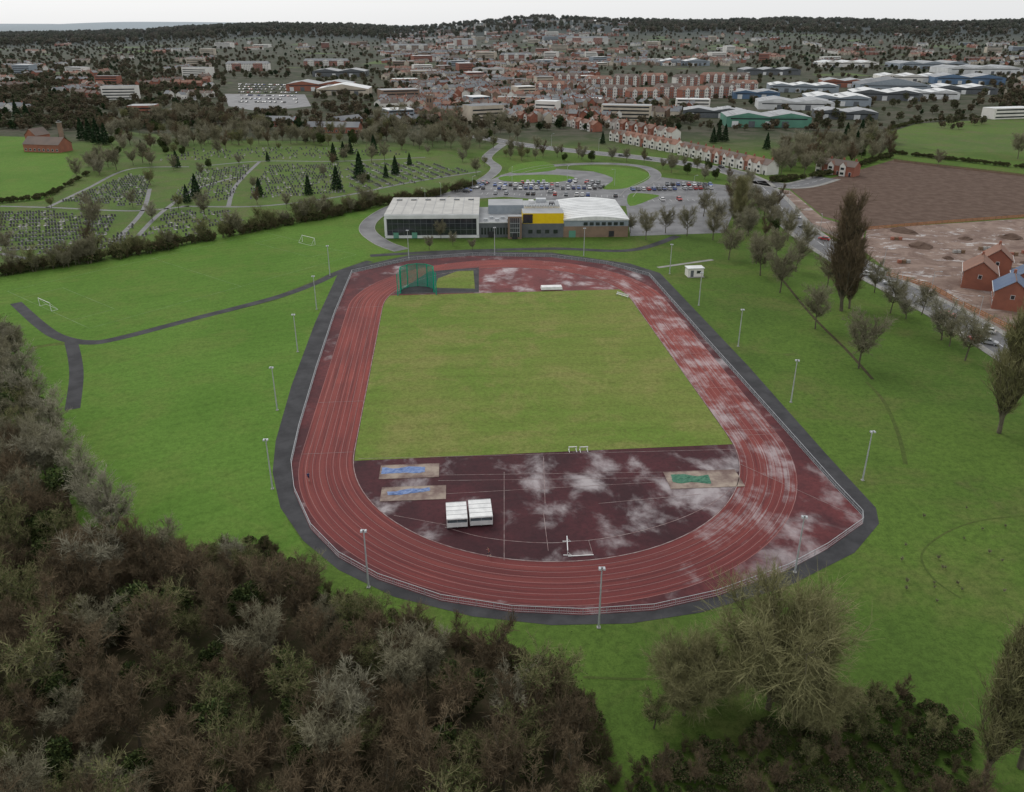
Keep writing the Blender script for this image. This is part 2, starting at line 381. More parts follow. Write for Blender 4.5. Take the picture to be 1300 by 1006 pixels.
# ------------------------------------------------------------------ athletics stadium
OUT=[(428,350),(400,410),(370,490),(350,560),(346,600),(356,645),(385,687),(430,724),(500,758),(600,783),(700,794),(800,792),(890,778),(1000,745),(1085,702),(1116,665),(1112,645),(1050,578),(950,465),(838,347),(800,335),(700,321),(600,319),(520,324),(447,340)]
FEN=[(447,347),(425,400),(402,470),(380,545),(370,590),(374,625),(395,672),(430,708),(480,736),(560,763),(650,777),(740,781),(830,775),(910,757),(1000,724),(1050,697),(1095,665),(1094,655),(1060,619),(1000,551),(900,438),(824,351),(770,336),(700,327),(600,325),(520,331)]
outp=PX(OUT); fenp=PX(FEN)
sheet('perimeter_path',outp,.03,'asphalt')
sheet('track_apron',offs(fenp,-.1,True),.045,'apron',TC,TA)
HS=42.2
def stadium(r,n=48):
    c=[]
    for i in range(n+1): a=math.pi*i/n; c.append((r*math.cos(a),HS+r*math.sin(a)))
    for i in range(n+1): a=math.pi+math.pi*i/n; c.append((r*math.cos(a),-HS+r*math.sin(a)))
    return c
mb=MB('running_track'); ra,rb=36.5,36.5+1.22*8+.1; A=stadium(ra);B=stadium(rb); L=len(A)
cum=[0]
for i in range(L): a=A[i];b=A[(i+1)%L]; cum.append(cum[-1]+math.hypot(a[0]-b[0],a[1]-b[1])*1.12)
uvs=[]
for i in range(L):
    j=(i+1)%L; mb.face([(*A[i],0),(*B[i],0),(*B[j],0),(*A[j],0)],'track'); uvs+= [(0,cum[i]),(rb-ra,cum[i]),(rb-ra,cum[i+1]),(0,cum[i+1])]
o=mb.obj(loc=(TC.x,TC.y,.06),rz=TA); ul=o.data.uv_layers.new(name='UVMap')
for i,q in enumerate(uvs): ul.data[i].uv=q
mb=MB('track_kerb')
pts=[TL(*p) for p in stadium(36.45)]
strip(mb,pts,.06,-.06,.06,'line',True,h=.06); mb.obj()
def clipst(v0,v1,r=36.3,n=24):
    pr=[];vv=np.linspace(v0,v1,n)
    hw=lambda v: math.sqrt(max(0,r*r-max(0,abs(v)-HS)**2))
    for q in vv: pr.append(TL(hw(q),q))
    for q in vv[::-1]: 
        pr.append(TL(-hw(q),q))
    out=[pr[0]]
    for q in pr[1:]:
        if (q-out[-1]).length>.05: out.append(q)
    return out
sheet('d_area',clipst(-HS-36.25,-45.5,n=40),.06,'dsurf',TC,TA)
sheet('top_d_area',clipst(52,HS+36.25,n=40),.06,'topd',TC,TA)
sheet('infield_grass',clipst(-45.5,52.2,n=20),.075,'infield')
def decal(name,px,z,k): return sheet(name,PX(px),z,k)
decal('throwing_sector',[(500,374),(545,345),(608,340),(608,372)],.078,'asphalt')
decal('throwing_sector_grass',smooth(PX([(552,366),(556,354),(580,345),(601,344),(603,367)]),True,3) and [(552,366),(556,354),(580,345),(601,344),(603,367)],.09,'infield')
mb=MB('track_markings')
def ln(a,b,w=.08,k='line',z=.095): strip(mb,[P(*a),P(*b)],w/2,-w/2,z,k)
for a,b in (((555,604),(850,600)),((556,611),(850,607)),((560,628),(850,612)),((640,600),(640,712)),((690,580),(692,640)),((500,655),(570,668)),((455,583),(938,571)),((495,373),(796,368)),((940,590),(1095,660)),((690,652),(696,700)),((760,640),(890,628))): ln(a,b)
arc=smooth(PX([(565,670),(620,684),(700,690),(780,682),(850,664),(900,642),(930,620)]),n=8); strip(mb,arc,.05,-.05,.095,'line')
for vv in (-42.2,-40,-33,-20,0,20,42.2):
    strip(mb,[TL(36.6,vv),TL(46.2,vv)],.04,-.04,.095,'line')
    if vv in(-42.2,42.2,-20): strip(mb,[TL(-36.6,vv),TL(-46.2,vv)],.04,-.04,.095,'line')
mb.obj()
def tarp(name,c,w,d,rz,k,seed):
    r=random.Random(seed); nx,ny=16,8; mb=MB(name)
    g_=[[None]*(ny+1) for _ in range(nx+1)]; cr,sr=math.cos(rz),math.sin(rz)
    for i in range(nx+1):
        wob=.12*math.sin(i*.7+seed); wd=1+.18*math.sin(i*.5+seed*2)
        for j in range(ny+1):
            a=(i/nx-.5)*w+r.uniform(-.08,.08); b=(j/ny-.5)*d*wd+wob+r.uniform(-.06,.06)
            z=.12+r.uniform(0,.2)*(1 if 0<i<nx and 0<j<ny else .2); g_[i][j]=(c.x+a*cr-b*sr,c.y+a*sr+b*cr,z)
    for i in range(nx):
        for j in range(ny): mb.face([g_[i][j],g_[i+1][j],g_[i+1][j+1],g_[i][j+1]],k)
    return mb.obj()
for cx,cy,w,d in ((520,599,10.5,4.6),(525,627,11,4.2),(893,609,13,5.5)):
    c=P(cx,cy); mb=MB('sand_pit'); mb.box((c.x,c.y,.07),(w,d,.05),'sand',TA-.02)
    for sx,sy,a,b in ((0,d/2+.05,w+.2,.1),(0,-d/2-.05,w+.2,.1),(w/2+.05,0,.1,d),(-w/2-.05,0,.1,d)):
        cc=Vector((sx,sy,0)); cc.rotate(Matrix.Rotation(TA-.02,3,'Z')); mb.box((c.x+cc.x,c.y+cc.y,.065),(a,b,.08),'sand',TA-.02)
    mb.obj()
tarp('blue_tarpaulin',P(512,598),7.8,2.0,TA,'bluetarp',1); tarp('blue_tarpaulin',P(519,625),7.3,1.3,TA+.12,'bluetarp',2); tarp('green_tarpaulin',P(877,609),6.7,2.6,TA-.15,'greentarp',3)
def shelter(cx,cy,w,d,h):
    c=P(cx,cy); e=empty('landing_mat_shelter',(c.x,c.y,.09),TA+.02)
    m=MB('shelter_roof'); hb=h+.25
    m.face([(-w/2,-d/2,h),(w/2,-d/2,h),(w/2,d/2,hb),(-w/2,d/2,hb)],'white'); m.face([(-w/2,-d/2,h-.14),(-w/2,d/2,hb-.14),(w/2,d/2,hb-.14),(w/2,-d/2,h-.14)],'white')
    m.face([(-w/2,-d/2,h-.14),(w/2,-d/2,h-.14),(w/2,-d/2,h),(-w/2,-d/2,h)],'white')
    for s in (-1,1): m.face([(s*w/2,-d/2,h-.14),(s*w/2,d/2,hb-.14),(s*w/2,d/2,hb),(s*w/2,-d/2,h)],'white')
    for i in range(5): y=-d/2+.1+(d-.2)*i/4; z=h+.25*(y+d/2)/d+.02; m.beam((-w/2,y,z),(w/2,y,z),.025,'roofgrey',4)
    m.obj(parent=e)
    m=MB('shelter_sides'); m.box((0,d/2-.05,.4),(w,.06,h-.4),'white'); m.box((w/2-.03,0,.4),(.05,d-.2,h-.56),'white'); m.box((-w/2+.03,0,.4),(.05,d-.2,h-.56),'white'); m.box((0,-d/2+.05,.35),(w-.12,.05,h*.42),'white'); m.obj(parent=e)
    m=MB('landing_mat'); m.box((0,0,.25),(w-.5,d-.5,.7),'bluegrey'); m.obj(parent=e)
    m=MB('legs_and_wheels')
    for sx in(-1,0,1):
        for sy in (-1,1):
            m.beam((sx*(w/2-.1),sy*(d/2-.1),.15),(sx*(w/2-.1),sy*(d/2-.1),h-.15),.05,'steel'); m.beam((sx*(w/2-.1)-.05,sy*(d/2-.1),.13),(sx*(w/2-.1)+.05,sy*(d/2-.1),.13),.13,'rubber',10)
    m.obj(parent=e)
shelter(580,662,3.35,4.6,1.9); shelter(610,659,3.7,4.8,1.9)
c=P(700,368); e=empty('covered_landing_bed',(c.x,c.y,.08),TA); m=MB('cover'); m.box((0,0,.3),(6.5,2.6,.8),'white',top=(.96,.85)); m.obj(parent=e)
m=MB('base_frame'); m.box((0,0,.08),(6.2,2.4,.2),'wood'); [m.box((x,0,0),(.15,2.2,.1),'dark') for x in (-2.5,0,2.5)]; m.obj(parent=e)
c=P(790,377); m=MB('long_bench'); m.box((0,0,.42),(4.5,.35,.06),'white'); [m.box((x,0,0),(.08,.3,.42),'steel') for x in (-2,0,2)]; m.box((0,.2,.7),(4.5,.04,.3),'white'); [m.box((x,.22,.42),(.05,.04,.5),'steel') for x in (-2,0,2)]; m.obj(loc=(c.x,c.y,.08),rz=TA-.9)
c=P(530,370); m=MB('discus_cage'); 
cp=[(-5,-1.5),(-5,1.5),(-3,4),(0,5),(3,4),(5,1.5),(5,-1.5)]
for i,(a,b) in enumerate(cp):
    m.beam((a,b,0),(a,b,7.2),.15,'greennet',8); m.beam((a,b,7.2),(a*.8,b*.8,7.6),.08,'greennet',6)
for i in range(len(cp)-1):
    a=Vector((*cp[i],0));b=Vector((*cp[i+1],0)); L_=(b-a).length
    for z in np.arange(.1,7.2,.3): m.beam(a+Vector((0,0,z)),b+Vector((0,0,z)),.045,'greennet',3)
    nn=int(L_/.3)
    for j in range(1,nn): q=a.lerp(b,j/nn); m.beam(q,q+Vector((0,0,7.1)),.045,'greennet',3)
    m.beam(a+Vector((0,0,7.2)),b+Vector((0,0,7.2)),.1,'greennet',6)
for x0 in (-5,5):
    for z in np.arange(.1,6.8,.35): m.beam((x0,-1.5,z),(x0*1.15,-4.2,z),.04,'greennet',3)
    m.beam((x0*1.15,-4.2,0),(x0*1.15,-4.2,6.8),.12,'greennet',6)
m.obj(loc=(c.x,c.y,.08),rz=TA)
def barrier(px,w,h,rz):
    c=P(*px); m=MB('steeplechase_barrier'); m.box((0,0,h-.13),(w,.13,.13),'white')
    for s in(-1,1): m.box((s*(w/2-.1),0,0),(.1,.1,h-.13),'white'); m.box((s*(w/2-.1),0,0),(.12,1.3,.08),'white'); m.beam((s*(w/2-.1),-.55,.08),(s*(w/2-.1),0,h-.3),.03,'white',4)
    m.obj(loc=(c.x,c.y,.09),rz=rz)
barrier((720,697),3.7,1,TA+1.45); barrier((727,573),1.6,.9,TA); barrier((741,573),1.6,.9,TA)
c=P(735,697); m=MB('water_jump'); m.box((0,0,0),(3.6,3.6,.05),'dsurf')
m.box((0,-1.85,0),(3.9,.12,.09),'white'); m.box((1.85,0,0),(.06,3.6,.06),'line'); m.box((0,1.85,0),(3.6,.06,.06),'line')
m.obj(loc=(c.x,c.y,.09),rz=TA)
m=MB('perimeter_railing'); fp=fenp
for i in range(len(fp)):
    a=fp[i];b=fp[(i+1)%len(fp)]; L_=(b-a).length
    for z in (1.1,.55,.15): m.beam(a+Vector((0,0,z)),b+Vector((0,0,z)),.045 if z>1 else .022,'steel',4)
    nn=max(1,int(L_/2.5))
    for j in range(nn): q=a.lerp(b,j/nn); m.beam(q,q+Vector((0,0,1.1)),.035,'steel',5)
    nn=max(1,int(L_/.32))
    for j in range(nn): q=a.lerp(b,j/nn); m.beam(q+Vector((0,0,.15)),q+Vector((0,0,1.1)),.011,'steel',3)
m.obj()
m=MB('floodlight_post'); m.beam((0,0,0),(0,0,10),.15,'steel',8,.08); m.box((0,0,0),(.5,.5,.12),'kerb'); m.beam((-.3,0,9.9),(.3,0,9.9),.05,'steel',6)
for s in(-1,1): m.box((s*.28,-.15,9.75),(.34,.6,.22),'steel',top=(.8,.8)); m.box((s*.28,-.15,9.72),(.3,.5,.03),'lampglow')
m.box((0,.1,1),(.2,.2,.5),'dark'); lamp=m.obj(loc=P(760,797)); 
for x,y in ((378,447),(402,393),(419,350),(352,521),(346,621),(468,746),(1009,727),(1095,610),(1004,511),(937,440),(887,388),(850,348),(741,325),(628,324),(519,328)):
    inst(lamp,'floodlight_post',P(x,y),TA+random.uniform(-.3,.3))
m=MB('street_lamp'); m.beam((0,0,0),(0,0,8),.09,'steel',6,.05); m.beam((0,0,8),(1.4,0,8.3),.04,'steel',5); m.box((1.6,0,8.25),(.7,.25,.12),'steel',top=(.8,.7)); m.box((1.6,0,8.22),(.5,.2,.03),'lampglow'); sl=m.obj(loc=P(1000,262))
for x,y in ((1040,300),(1120,345),(1180,378),(1240,412),(1215,420),(1140,380),(700,186),(760,192),(850,203),(920,214),(600,246),(560,256),(650,232),(720,232),(780,236),(540,262),(870,262),(850,285),(880,245)): inst(sl,'street_lamp',P(x,y),random.uniform(0,6))
def goal(px,rz):
    c=P(*px); m=MB('football_goal')
    for s in(-1,1): m.beam((s*3.66,0,0),(s*3.66,0,2.44),.08,'white'); m.beam((s*3.66,0,2.44),(s*3.66,1.8,0),.035,'white'); m.beam((s*3.66,0,0),(s*3.66,1.8,0),.035,'white')
    m.beam((-3.66,0,2.44),(3.66,0,2.44),.08,'white'); m.beam((-3.66,1.8,.03),(3.66,1.8,.03),.035,'white'); m.obj(loc=(c.x,c.y,.02),rz=rz)
ga,gb=P(392,309),P(58,392); dr=(gb-ga); rz=math.atan2(dr.y,dr.x)+math.pi/2
goal((392,309),rz+math.pi); goal((58,392),rz)
m=MB('football_pitch_lines'); dn=dr.normalized(); pn=Vector((-dn.y,dn.x,0)); Lp=dr.length
def seg(a0,b0,a1,b1): strip(m,[ga+dn*a0+pn*b0,ga+dn*a1+pn*b1],.06,-.06,.03,'faint')
W2=26
for q in ((0,-W2,Lp,-W2),(0,W2,Lp,W2),(0,-W2,0,W2),(Lp,-W2,Lp,W2),(Lp/2,-W2,Lp/2,W2),(0,-16,12,-16),(0,16,12,16),(12,-16,12,16),(Lp,-16,Lp-12,-16),(Lp,16,Lp-12,16),(Lp-12,-16,Lp-12,16)): seg(*q)
m.obj()
c=P(881,350); e=empty('equipment_hut',(c.x,c.y,0),.12); m=MB('walls'); m.box((0,0,0),(5.2,3,2.7),'render'); m.obj(parent=e); m=MB('roof'); m.box((0,0,2.7),(5.6,3.4,.2),'roofwhite'); m.obj(parent=e)
m=MB('door'); m.box((-1.2,-1.52,.05),(1,.05,2.1),'greycl'); m.box((1,-1.52,1.1),(1.4,.05,.9),'glass'); m.box((0,-2,0),(5.4,1,.08),'pave'); m.obj(parent=e)
# ------------------------------------------------------------------ leisure centre
def wallgrid(m,x0,x1,z0,z1,y,n,k='white',t=.14):
    for i in range(n+1): x=x0+(x1-x0)*i/n; m.box((x,y,z0),(t,.1,z1-z0),k)
c0=P(490,303); e=empty('leisure_centre',(c0.x,c0.y,0),D2R(1.5))
H1=9.2
m=MB('pool_hall'); 
m.box((17.7,15.5,0),(35,30.6,H1-.4),'greycl',tk='solar'); m.box((17.7,15.5,H1-.4),(35.6,31.4,.5),'roofwhite',tk='solar')
m.box((17.7,-.12,1.1),(33.4,.1,6.3),'glass')
m.box((17.7,-.35,H1-1.6),(35.6,.6,1.4),'roofwhite'); m.box((17.7,-.35,.2),(35.6,.6,1.0),'roofwhite'); m.box((.2,-.35,1),(.9,.6,H1-2.4),'roofwhite'); m.box((35.0,-.35,1),(.9,.6,H1-2.4),'roofwhite')
wallgrid(m,.5,35,1,7.6,-.25,16,'greycl',.12)
for z in (3.2,5.6): m.box((17.7,-.26,z),(34,.1,.12),'greycl')
m.box((-.12,15.5,4.6),(.1,29,2.8),'glass'); 
for y in range(3,31,4): m.box((-.2,y,1),(.12,.15,7),'roofwhite')
for i in range(9): m.box((2.6+i*3.8,15.5,H1+.1),(.14,30.4,.08),'roofgrey')
for i in range(6): m.box((3+i*5.8,26,H1+.1),(2.2,1.6,.35),'glass')
m.obj(parent=e)
m=MB('reception_block')
m.box((45,14,0),(19.3,27,5.6),'greycl',tk='roofgrey'); m.box((45,14,5.6),(19.6,27.4,.3),'roofwhite',tk='roofgrey')
m.box((46,21,5.9),(14,12,3.4),'bluegrey',tk='roofgrey')
for i in range(9): m.box((36.6+i*1.2,-.08+.5,1.2),(.7,.1,2.6),'glass')
for i in range(5): m.box((38+i*2.2,3+(i%2)*3.5,5.9),(1.5,1.3,.9),'steel'); 
m.obj(parent=e)
m=MB('stair_tower'); m.box((49,-.6,0),(5.2,3,8.6),'brickb',tk='roofgrey'); m.box((49,-2.2,.8),(3.6,.12,7.2),'glass'); wallgrid(m,47.2,50.8,.8,8,-2.3,5,'steel',.1)
for z in (2.5,4.2,6): m.box((49,-2.3,z),(3.6,.12,.12),'steel')
m.obj(parent=e)
m=MB('gym_block'); m.box((59.8,11,0),(16.2,22,5.4),'greycl',tk='roofgrey')
m.box((59.8,4.5,5.4),(15.6,9,3.9),'yellow',tk='roofgrey'); m.box((54,-.1,5.6),(3.6,.3,3.4),'glass'); 
for i in range(4): m.box((55+i*3.2,-.05,1.6),(1.6,.12,1.4),'glass')
m.box((60,16,5.4),(14,11,4.4),'white',tk='roofgrey')
for i in range(14): m.box((53.4+i*1,10.3,9.8),(.45,1,.8),'steel')
m.box((60,19,9.8),(4,3,1.3),'steel'); m.box((56,17,9.8),(2,2,1.1),'white'); m.box((64,14,9.8),(2,3,.8),'dark')
m.obj(parent=e)
m=MB('sports_hall'); 
m.box((80,18.3,0),(24.6,35.7,6.8),'bluegrey'); m.box((80,.2,0),(24.8,.5,4.2),'brickb'); m.box((80,.3,4.2),(24.8,.4,2.5),'bluegrey')
prof=[(-12.6,6.9),(-9,7.4),(-4,7.9),(0,8.05),(4,7.9),(9,7.4),(12.6,6.9)]
for i in range(6):
    a,b=prof[i],prof[i+1]; m.face([(80+a[0],-.3,a[1]),(80+b[0],-.3,b[1]),(80+b[0],36.6,b[1]),(80+a[0],36.6,a[1])],'roofwhite')
for yy in (-.28,36.5): m.face([(80+q[0],yy,q[1]) for q in prof]+[(92.3,yy,6.5),(67.7,yy,6.5)],'white')
for i in range(1,12): 
    yy=i*3; 
    for j in range(6): a,b=prof[j],prof[j+1]; m.beam((80+a[0],yy,a[1]+.03),(80+b[0],yy,b[1]+.03),.05,'roofgrey',3)
m.box((71,-.12,0),(2.6,.12,2.6),'indgreen'); m.box((86,-.12,.2),(2,.12,2.2),'dark')
for i in range(7): m.box((76+i*2.3,-.15,4.6),(1.5,.12,1.2),'glass')
m.obj(parent=e)
m=MB('entrance_doors'); m.box((4,-.72,.2),(2,.1,2.2),'indgreen'); m.box((11,-.72,.2),(2,.1,2.2),'indgreen'); m.box((40,.3,.1),(2,.3,2.3),'dark'); m.box((49,-2.6,.1),(2,.3,2.3),'dark'); m.obj(parent=e)
# ------------------------------------------------------------------ houses
def house(mb,x,y,z,rz,w,d,h,rh,wk,rk,chim=True,gx=False,win=True):
    cr,sr=math.cos(rz),math.sin(rz)
    T=lambda a,b,c:(x+a*cr-b*sr,y+a*sr+b*cr,z+c)
    hw,hd=w/2,d/2
    z0=-2 if z>0 else 0
    for q in ([(-hw,-hd),(hw,-hd)],[(hw,-hd),(hw,hd)],[(hw,hd),(-hw,hd)],[(-hw,hd),(-hw,-hd)]):
        mb.face([T(*q[0],z0),T(*q[1],z0),T(*q[1],h),T(*q[0],h)],wk)
    for s in (-1,1): mb.face([T(s*hw,-hd,h),T(s*hw,hd,h),T(s*hw,0,h+rh)],wk)
    o=.35; ez=h-o*rh/hd
    for s in (-1,1): mb.face([T(-hw-o,s*(hd+o),ez),T(hw+o,s*(hd+o),ez),T(hw+o,0,h+rh+.05),T(-hw-o,0,h+rh+.05)],rk)
    if win:
        n=max(2,int(w/3)); fl=max(1,int(h/2.7))
        for s in(-1,1):
            for f_ in range(fl):
                for i in range(n):
                    cx=-hw+w*(i+.5)/n; zz=.9+f_*2.6; yy=s*(hd+.04)
                    mb.face([T(cx-.6,yy,zz),T(cx+.6,yy,zz),T(cx+.6,yy,zz+1.25),T(cx-.6,yy,zz+1.25)],'win')
                    if wk!='render': mb.face([T(cx-.72,yy-s*.02,zz-.12),T(cx+.72,yy-s*.02,zz-.12),T(cx+.72,yy-s*.02,zz+1.37),T(cx-.72,yy-s*.02,zz+1.37)],'white')
    if chim:
        c=T(hw*.7,0,h+rh-.4); mb.box(c,(.9,.7,1.5),'brick',rz); mb.box((c[0],c[1],c[2]+1.5),(.4,.3,.35),'tile',rz)
def brick_house(px,rz,w,d,rk):
    c=P(*px); e=empty('brick_house',(c.x,c.y,0),rz); m=MB('walls'); h=5.4
    m.box((0,0,0),(w,d,h),'brick'); [m.face([(s*w/2,-d/2,h),(s*w/2,d/2,h),(s*w/2,0,h+3.4)],'brick') for s in(-1,1)]; m.obj(parent=e)
    m=MB('roof'); o=.45
    for s in(-1,1):
        q=[(-w/2-o,s*(d/2+o),h-.25),(w/2+o,s*(d/2+o),h-.25),(w/2+o,0,h+3.5),(-w/2-o,0,h+3.5)]; m.face(q,rk); m.face([(a,b,c_-.15) for a,b,c_ in q],'white')
        m.box((0,s*(d/2+o),h-.42),(w+.9,.12,.2),'white')
    m.beam((-w/2-o,0,h+3.52),(w/2+o,0,h+3.52),.13,'tile',6); m.box((w*.35,0,h+2.8),(.9,.7,1.6),'brick'); m.obj(parent=e)
    m=MB('windows_and_door')
    for s in(-1,1):
        for i in range(4):
            cx=-w/2+w*(i+.5)/4
            for zz in (.9,3.4):
                if s<0 and i in(1,) and zz<1: m.box((cx,s*(d/2+.03),0),(1,.08,2.1),'white'); m.box((cx,s*(d/2+.5),2.2),(1.6,1,.15),'slate'); continue
                m.box((cx,s*(d/2+.03),zz-.1),(1.4,.07,1.45),'white'); m.box((cx,s*(d/2+.06),zz),(1.1,.07,1.2),'glass'); m.box((cx,s*(d/2+.10),zz),(.06,.05,1.2),'white')
    for s in (-1,1): m.box((s*(w/2+.03),0,3.4),(.07,1.1,1.3),'white'); m.box((s*(w/2+.06),0,3.5),(.07,.9,1.1),'glass')
    m.obj(parent=e)
brick_house((1240,362),D2R(62),11,9,'tile'); brick_house((1262,346),D2R(62),9,8,'tile'); brick_house((1280,388),D2R(62),11,9,'bluero'); brick_house((1302,372),D2R(62),9,9,'bluero'); brick_house((1350,410),D2R(62),12,9,'bluero')
m=MB('distant_town_houses'); occ=set()
def free(x,y,r=9):
    k=(int(x/r),int(y/r))
    if k in occ: return False
    occ.add(k); return True
def hden(px,py):
    if py>158: return 0
    if 885<px<1270 and 86<py<165: return 0
    if 760<px<960 and 84<py<132: return 0
    if 270<px<480 and 66<py<168: return 0
    if px<190: return .22 if 75<py<128 else 0.05 if py>45 else 0
    if px<270: return .3 if 60<py<128 else 0
    if 480<=px<800: return .85 if py>40 else .6
    if 800<=px<960: return .6 if py>50 else .1
    if 270<=px<480: return .25 if py>52 else 0
    return .3 if 56<py<86 else (.2 if py>=86 else .03)
rr=random.Random(3); placed=0
WK=['brick']*5+['render']*5+['cream']*3+['brickb']*3; RK=['tile']*4+['tileb']*5+['slate']*5
for it in range(2600):
    Y=math.exp(rr.uniform(math.log(620),math.log(3700))); X=Y*rr.uniform(-.66,.66)
    px,py=PJ(X,Y,tz(X,Y))
    if rr.random()>hden(px,py): continue
    if rr.random()<.10:
        w_=rr.uniform(18,45); d_=rr.uniform(12,25); h_=rr.choice([6,7,9,12,14]) ; z_=tz(X,Y); a_=rr.uniform(-.5,.5)
        m.box((X,Y,z_-2),(w_,d_,h_+2),rr.choice(['render','render','cream','brickb','bluegrey','brick']),a_,tk=rr.choice(['roofgrey','roofwhite','roofwhite','slate']))
        for fl in range(int(h_/3)): m.box((X+math.sin(a_)*(d_/2+.03),Y-math.cos(a_)*(d_/2+.03),z_+1+fl*3),(w_*.92,.1,1.2),'win',a_)
        for a in range(-3,4):
            for b in range(-2,3): occ.add((int(X/9)+a,int(Y/9)+b))
        continue
    ang=rr.choice([0,.35,-.3,1.2,-.9,.1,1.57])+.2*math.sin(X*.003); n=rr.randint(3,9); wk=rr.choice(WK); rk=rr.choice(RK)
    for i in range(n):
        x=X+math.cos(ang)*i*9.6; y=Y+math.sin(ang)*i*9.6
        px,py=PJ(x,y,tz(x,y))
        if hden(px,py)==0 or near_road(x,y,6) or not free(x,y): continue
        if rr.random()<.3: wk=rr.choice(WK)
        if rr.random()<.12: continue
        house(m,x,y,tz(x,y),ang+rr.choice([0,0,0,1.57])+rr.uniform(-.05,.05),rr.uniform(7,9),rr.uniform(6.5,8.5),5.0+rr.uniform(-.4,.6),rr.uniform(2.2,3.2),wk,rk); placed+=1
m.obj()
def row(name,a,b,n,wk,rk,w=8.5,d=8,h=5.3):
    A=P(*a);B=P(*b); ang=math.atan2(B.y-A.y,B.x-A.x)
    for i in range(n):
        q=A.lerp(B,(i+.5)/n); mm=MB(name); w1=w*rr.uniform(.9,1.05); wkk=rr.choice(wk); house(mm,0,0,0,0,w1,d,h,2.5,wkk,rr.choice(rk)); hw=w1/2
        mm.box((-hw*.45,-d/2-.5,0),(3.0,1.0,h+.1),'render'); mm.face([(-hw*.45-1.5,-d/2-1.0,h+.1),(-hw*.45+1.5,-d/2-1.0,h+.1),(-hw*.45,-d/2-1.0,h+1.8)],'render')
        for s in (-1,1): mm.face([(-hw*.45+s*1.7,-d/2-1.1,h),(-hw*.45,-d/2-1.1,h+1.9),(-hw*.45,-.5,h+1.9),(-hw*.45+s*1.7,-d/4,h+.1)],'tile')
        for zz in (.8,3.3): mm.box((-hw*.45,-d/2-1.03,zz),(1.9,.06,1.2),'win')
        mm.box((hw*.5,-d/2-.06,0),(1,.08,2.1),'dark')
        mm.obj(loc=(q.x,q.y,q.z),rz=ang+rr.uniform(-.05,.05))
row('semi_detached_house',(780,178),(862,194),9,['render','render','render','brick'],['tile','tile','tileb'])
row('semi_detached_house',(868,196),(980,222),11,['render','render','brick'],['tile','tileb'])
row('semi_detached_house',(690,152),(760,168),8,['brick','render'],['tile','tileb'])
row('semi_detached_house',(755,158),(860,178),9,['brick','render'],['tileb','tile'])
row('semi_detached_house',(1040,218),(1085,224),3,['render','brick'],['tileb'])
row('semi_detached_house',(600,146),(680,156),7,['brick','render'],['tile','slate'])
def block(name,a,w,d,st,wk,rk,ang=0.0,gab=3):
    c=P(*a); e=empty(name,tuple(c),ang); h=st*2.9; m=MB('walls'); m.box((0,0,-1),(w,d,h+1),wk); 
    for g_ in range(gab):
        x=-w/2+w*(g_+.5)/gab; m.box((x,-d/2-.6,-1),(w/gab*.42,1.2,h+1.2),'render' if wk!='render' else 'brick')
        ww=w/gab*.21
        m.face([(x-ww,-d/2-1.2,h+.2),(x+ww,-d/2-1.2,h+.2),(x,-d/2-1.2,h+2.6)],'render')
        for s in (-1,1): m.face([(x+s*(ww+.3),-d/2-1.4,h),(x,-d/2-1.4,h+2.8),(x,0,h+2.8),(x+s*(ww+.3),0,h)],rk)
    m.obj(parent=e); m=MB('windows'); n=int(w/2.6)
    for s in range(st):
        for i in range(n):
            x=-w/2+w*(i+.5)/n; 
            proud=any(abs(x-(-w/2+w*(g_+.5)/gab))<w/gab*.21+.3 for g_ in range(gab)); y=-d/2-(1.24 if proud else .05)
            m.box((x,y,s*2.9+.9),(1.3,.08,1.5),'white'); m.box((x,y-.05,s*2.9+1),(1.0,.08,1.3),'win')
    m.obj(parent=e); m=MB('roof')
    for s in (-1,1): m.face([(-w/2-.4,s*(d/2+.4),h-.1),(w/2+.4,s*(d/2+.4),h-.1),(w/2-2,0,h+3.6),(-w/2+2,0,h+3.6)],rk)
    for s in (-1,1): m.face([(s*(w/2+.4),-d/2-.4,h-.1),(s*(w/2+.4),d/2+.4,h-.1),(s*(w/2-2),0,h+3.6)],rk)
    m.obj(parent=e)
for i,(x,y) in enumerate(((782,126),(815,130),(850,124),(880,128),(912,124),(942,119),(795,110),(830,108),(870,110),(905,107),(935,104),(760,112),(720,108),(700,120))):
    block('apartment_block',(x,y),34,13,4 if y>105 else 3,['brick','brick','render'][i%3],'tile' if i%2 else 'tileb',rr.uniform(-.35,.35),3)
block('office_building',(316,90),70,16,4,'render','slate',0.05,2); block('office_building',(415,84),80,15,3,'brick','slate',0,3); block('office_building',(520,66),90,18,5,'brickb','slate',0,3)
block('office_building',(745,56),110,20,5,'render','slate',0,2); block('office_building',(655,78),60,16,4,'brick','slate',.1,3); block('office_building',(590,58),60,16,5,'render','slate',.1,2)
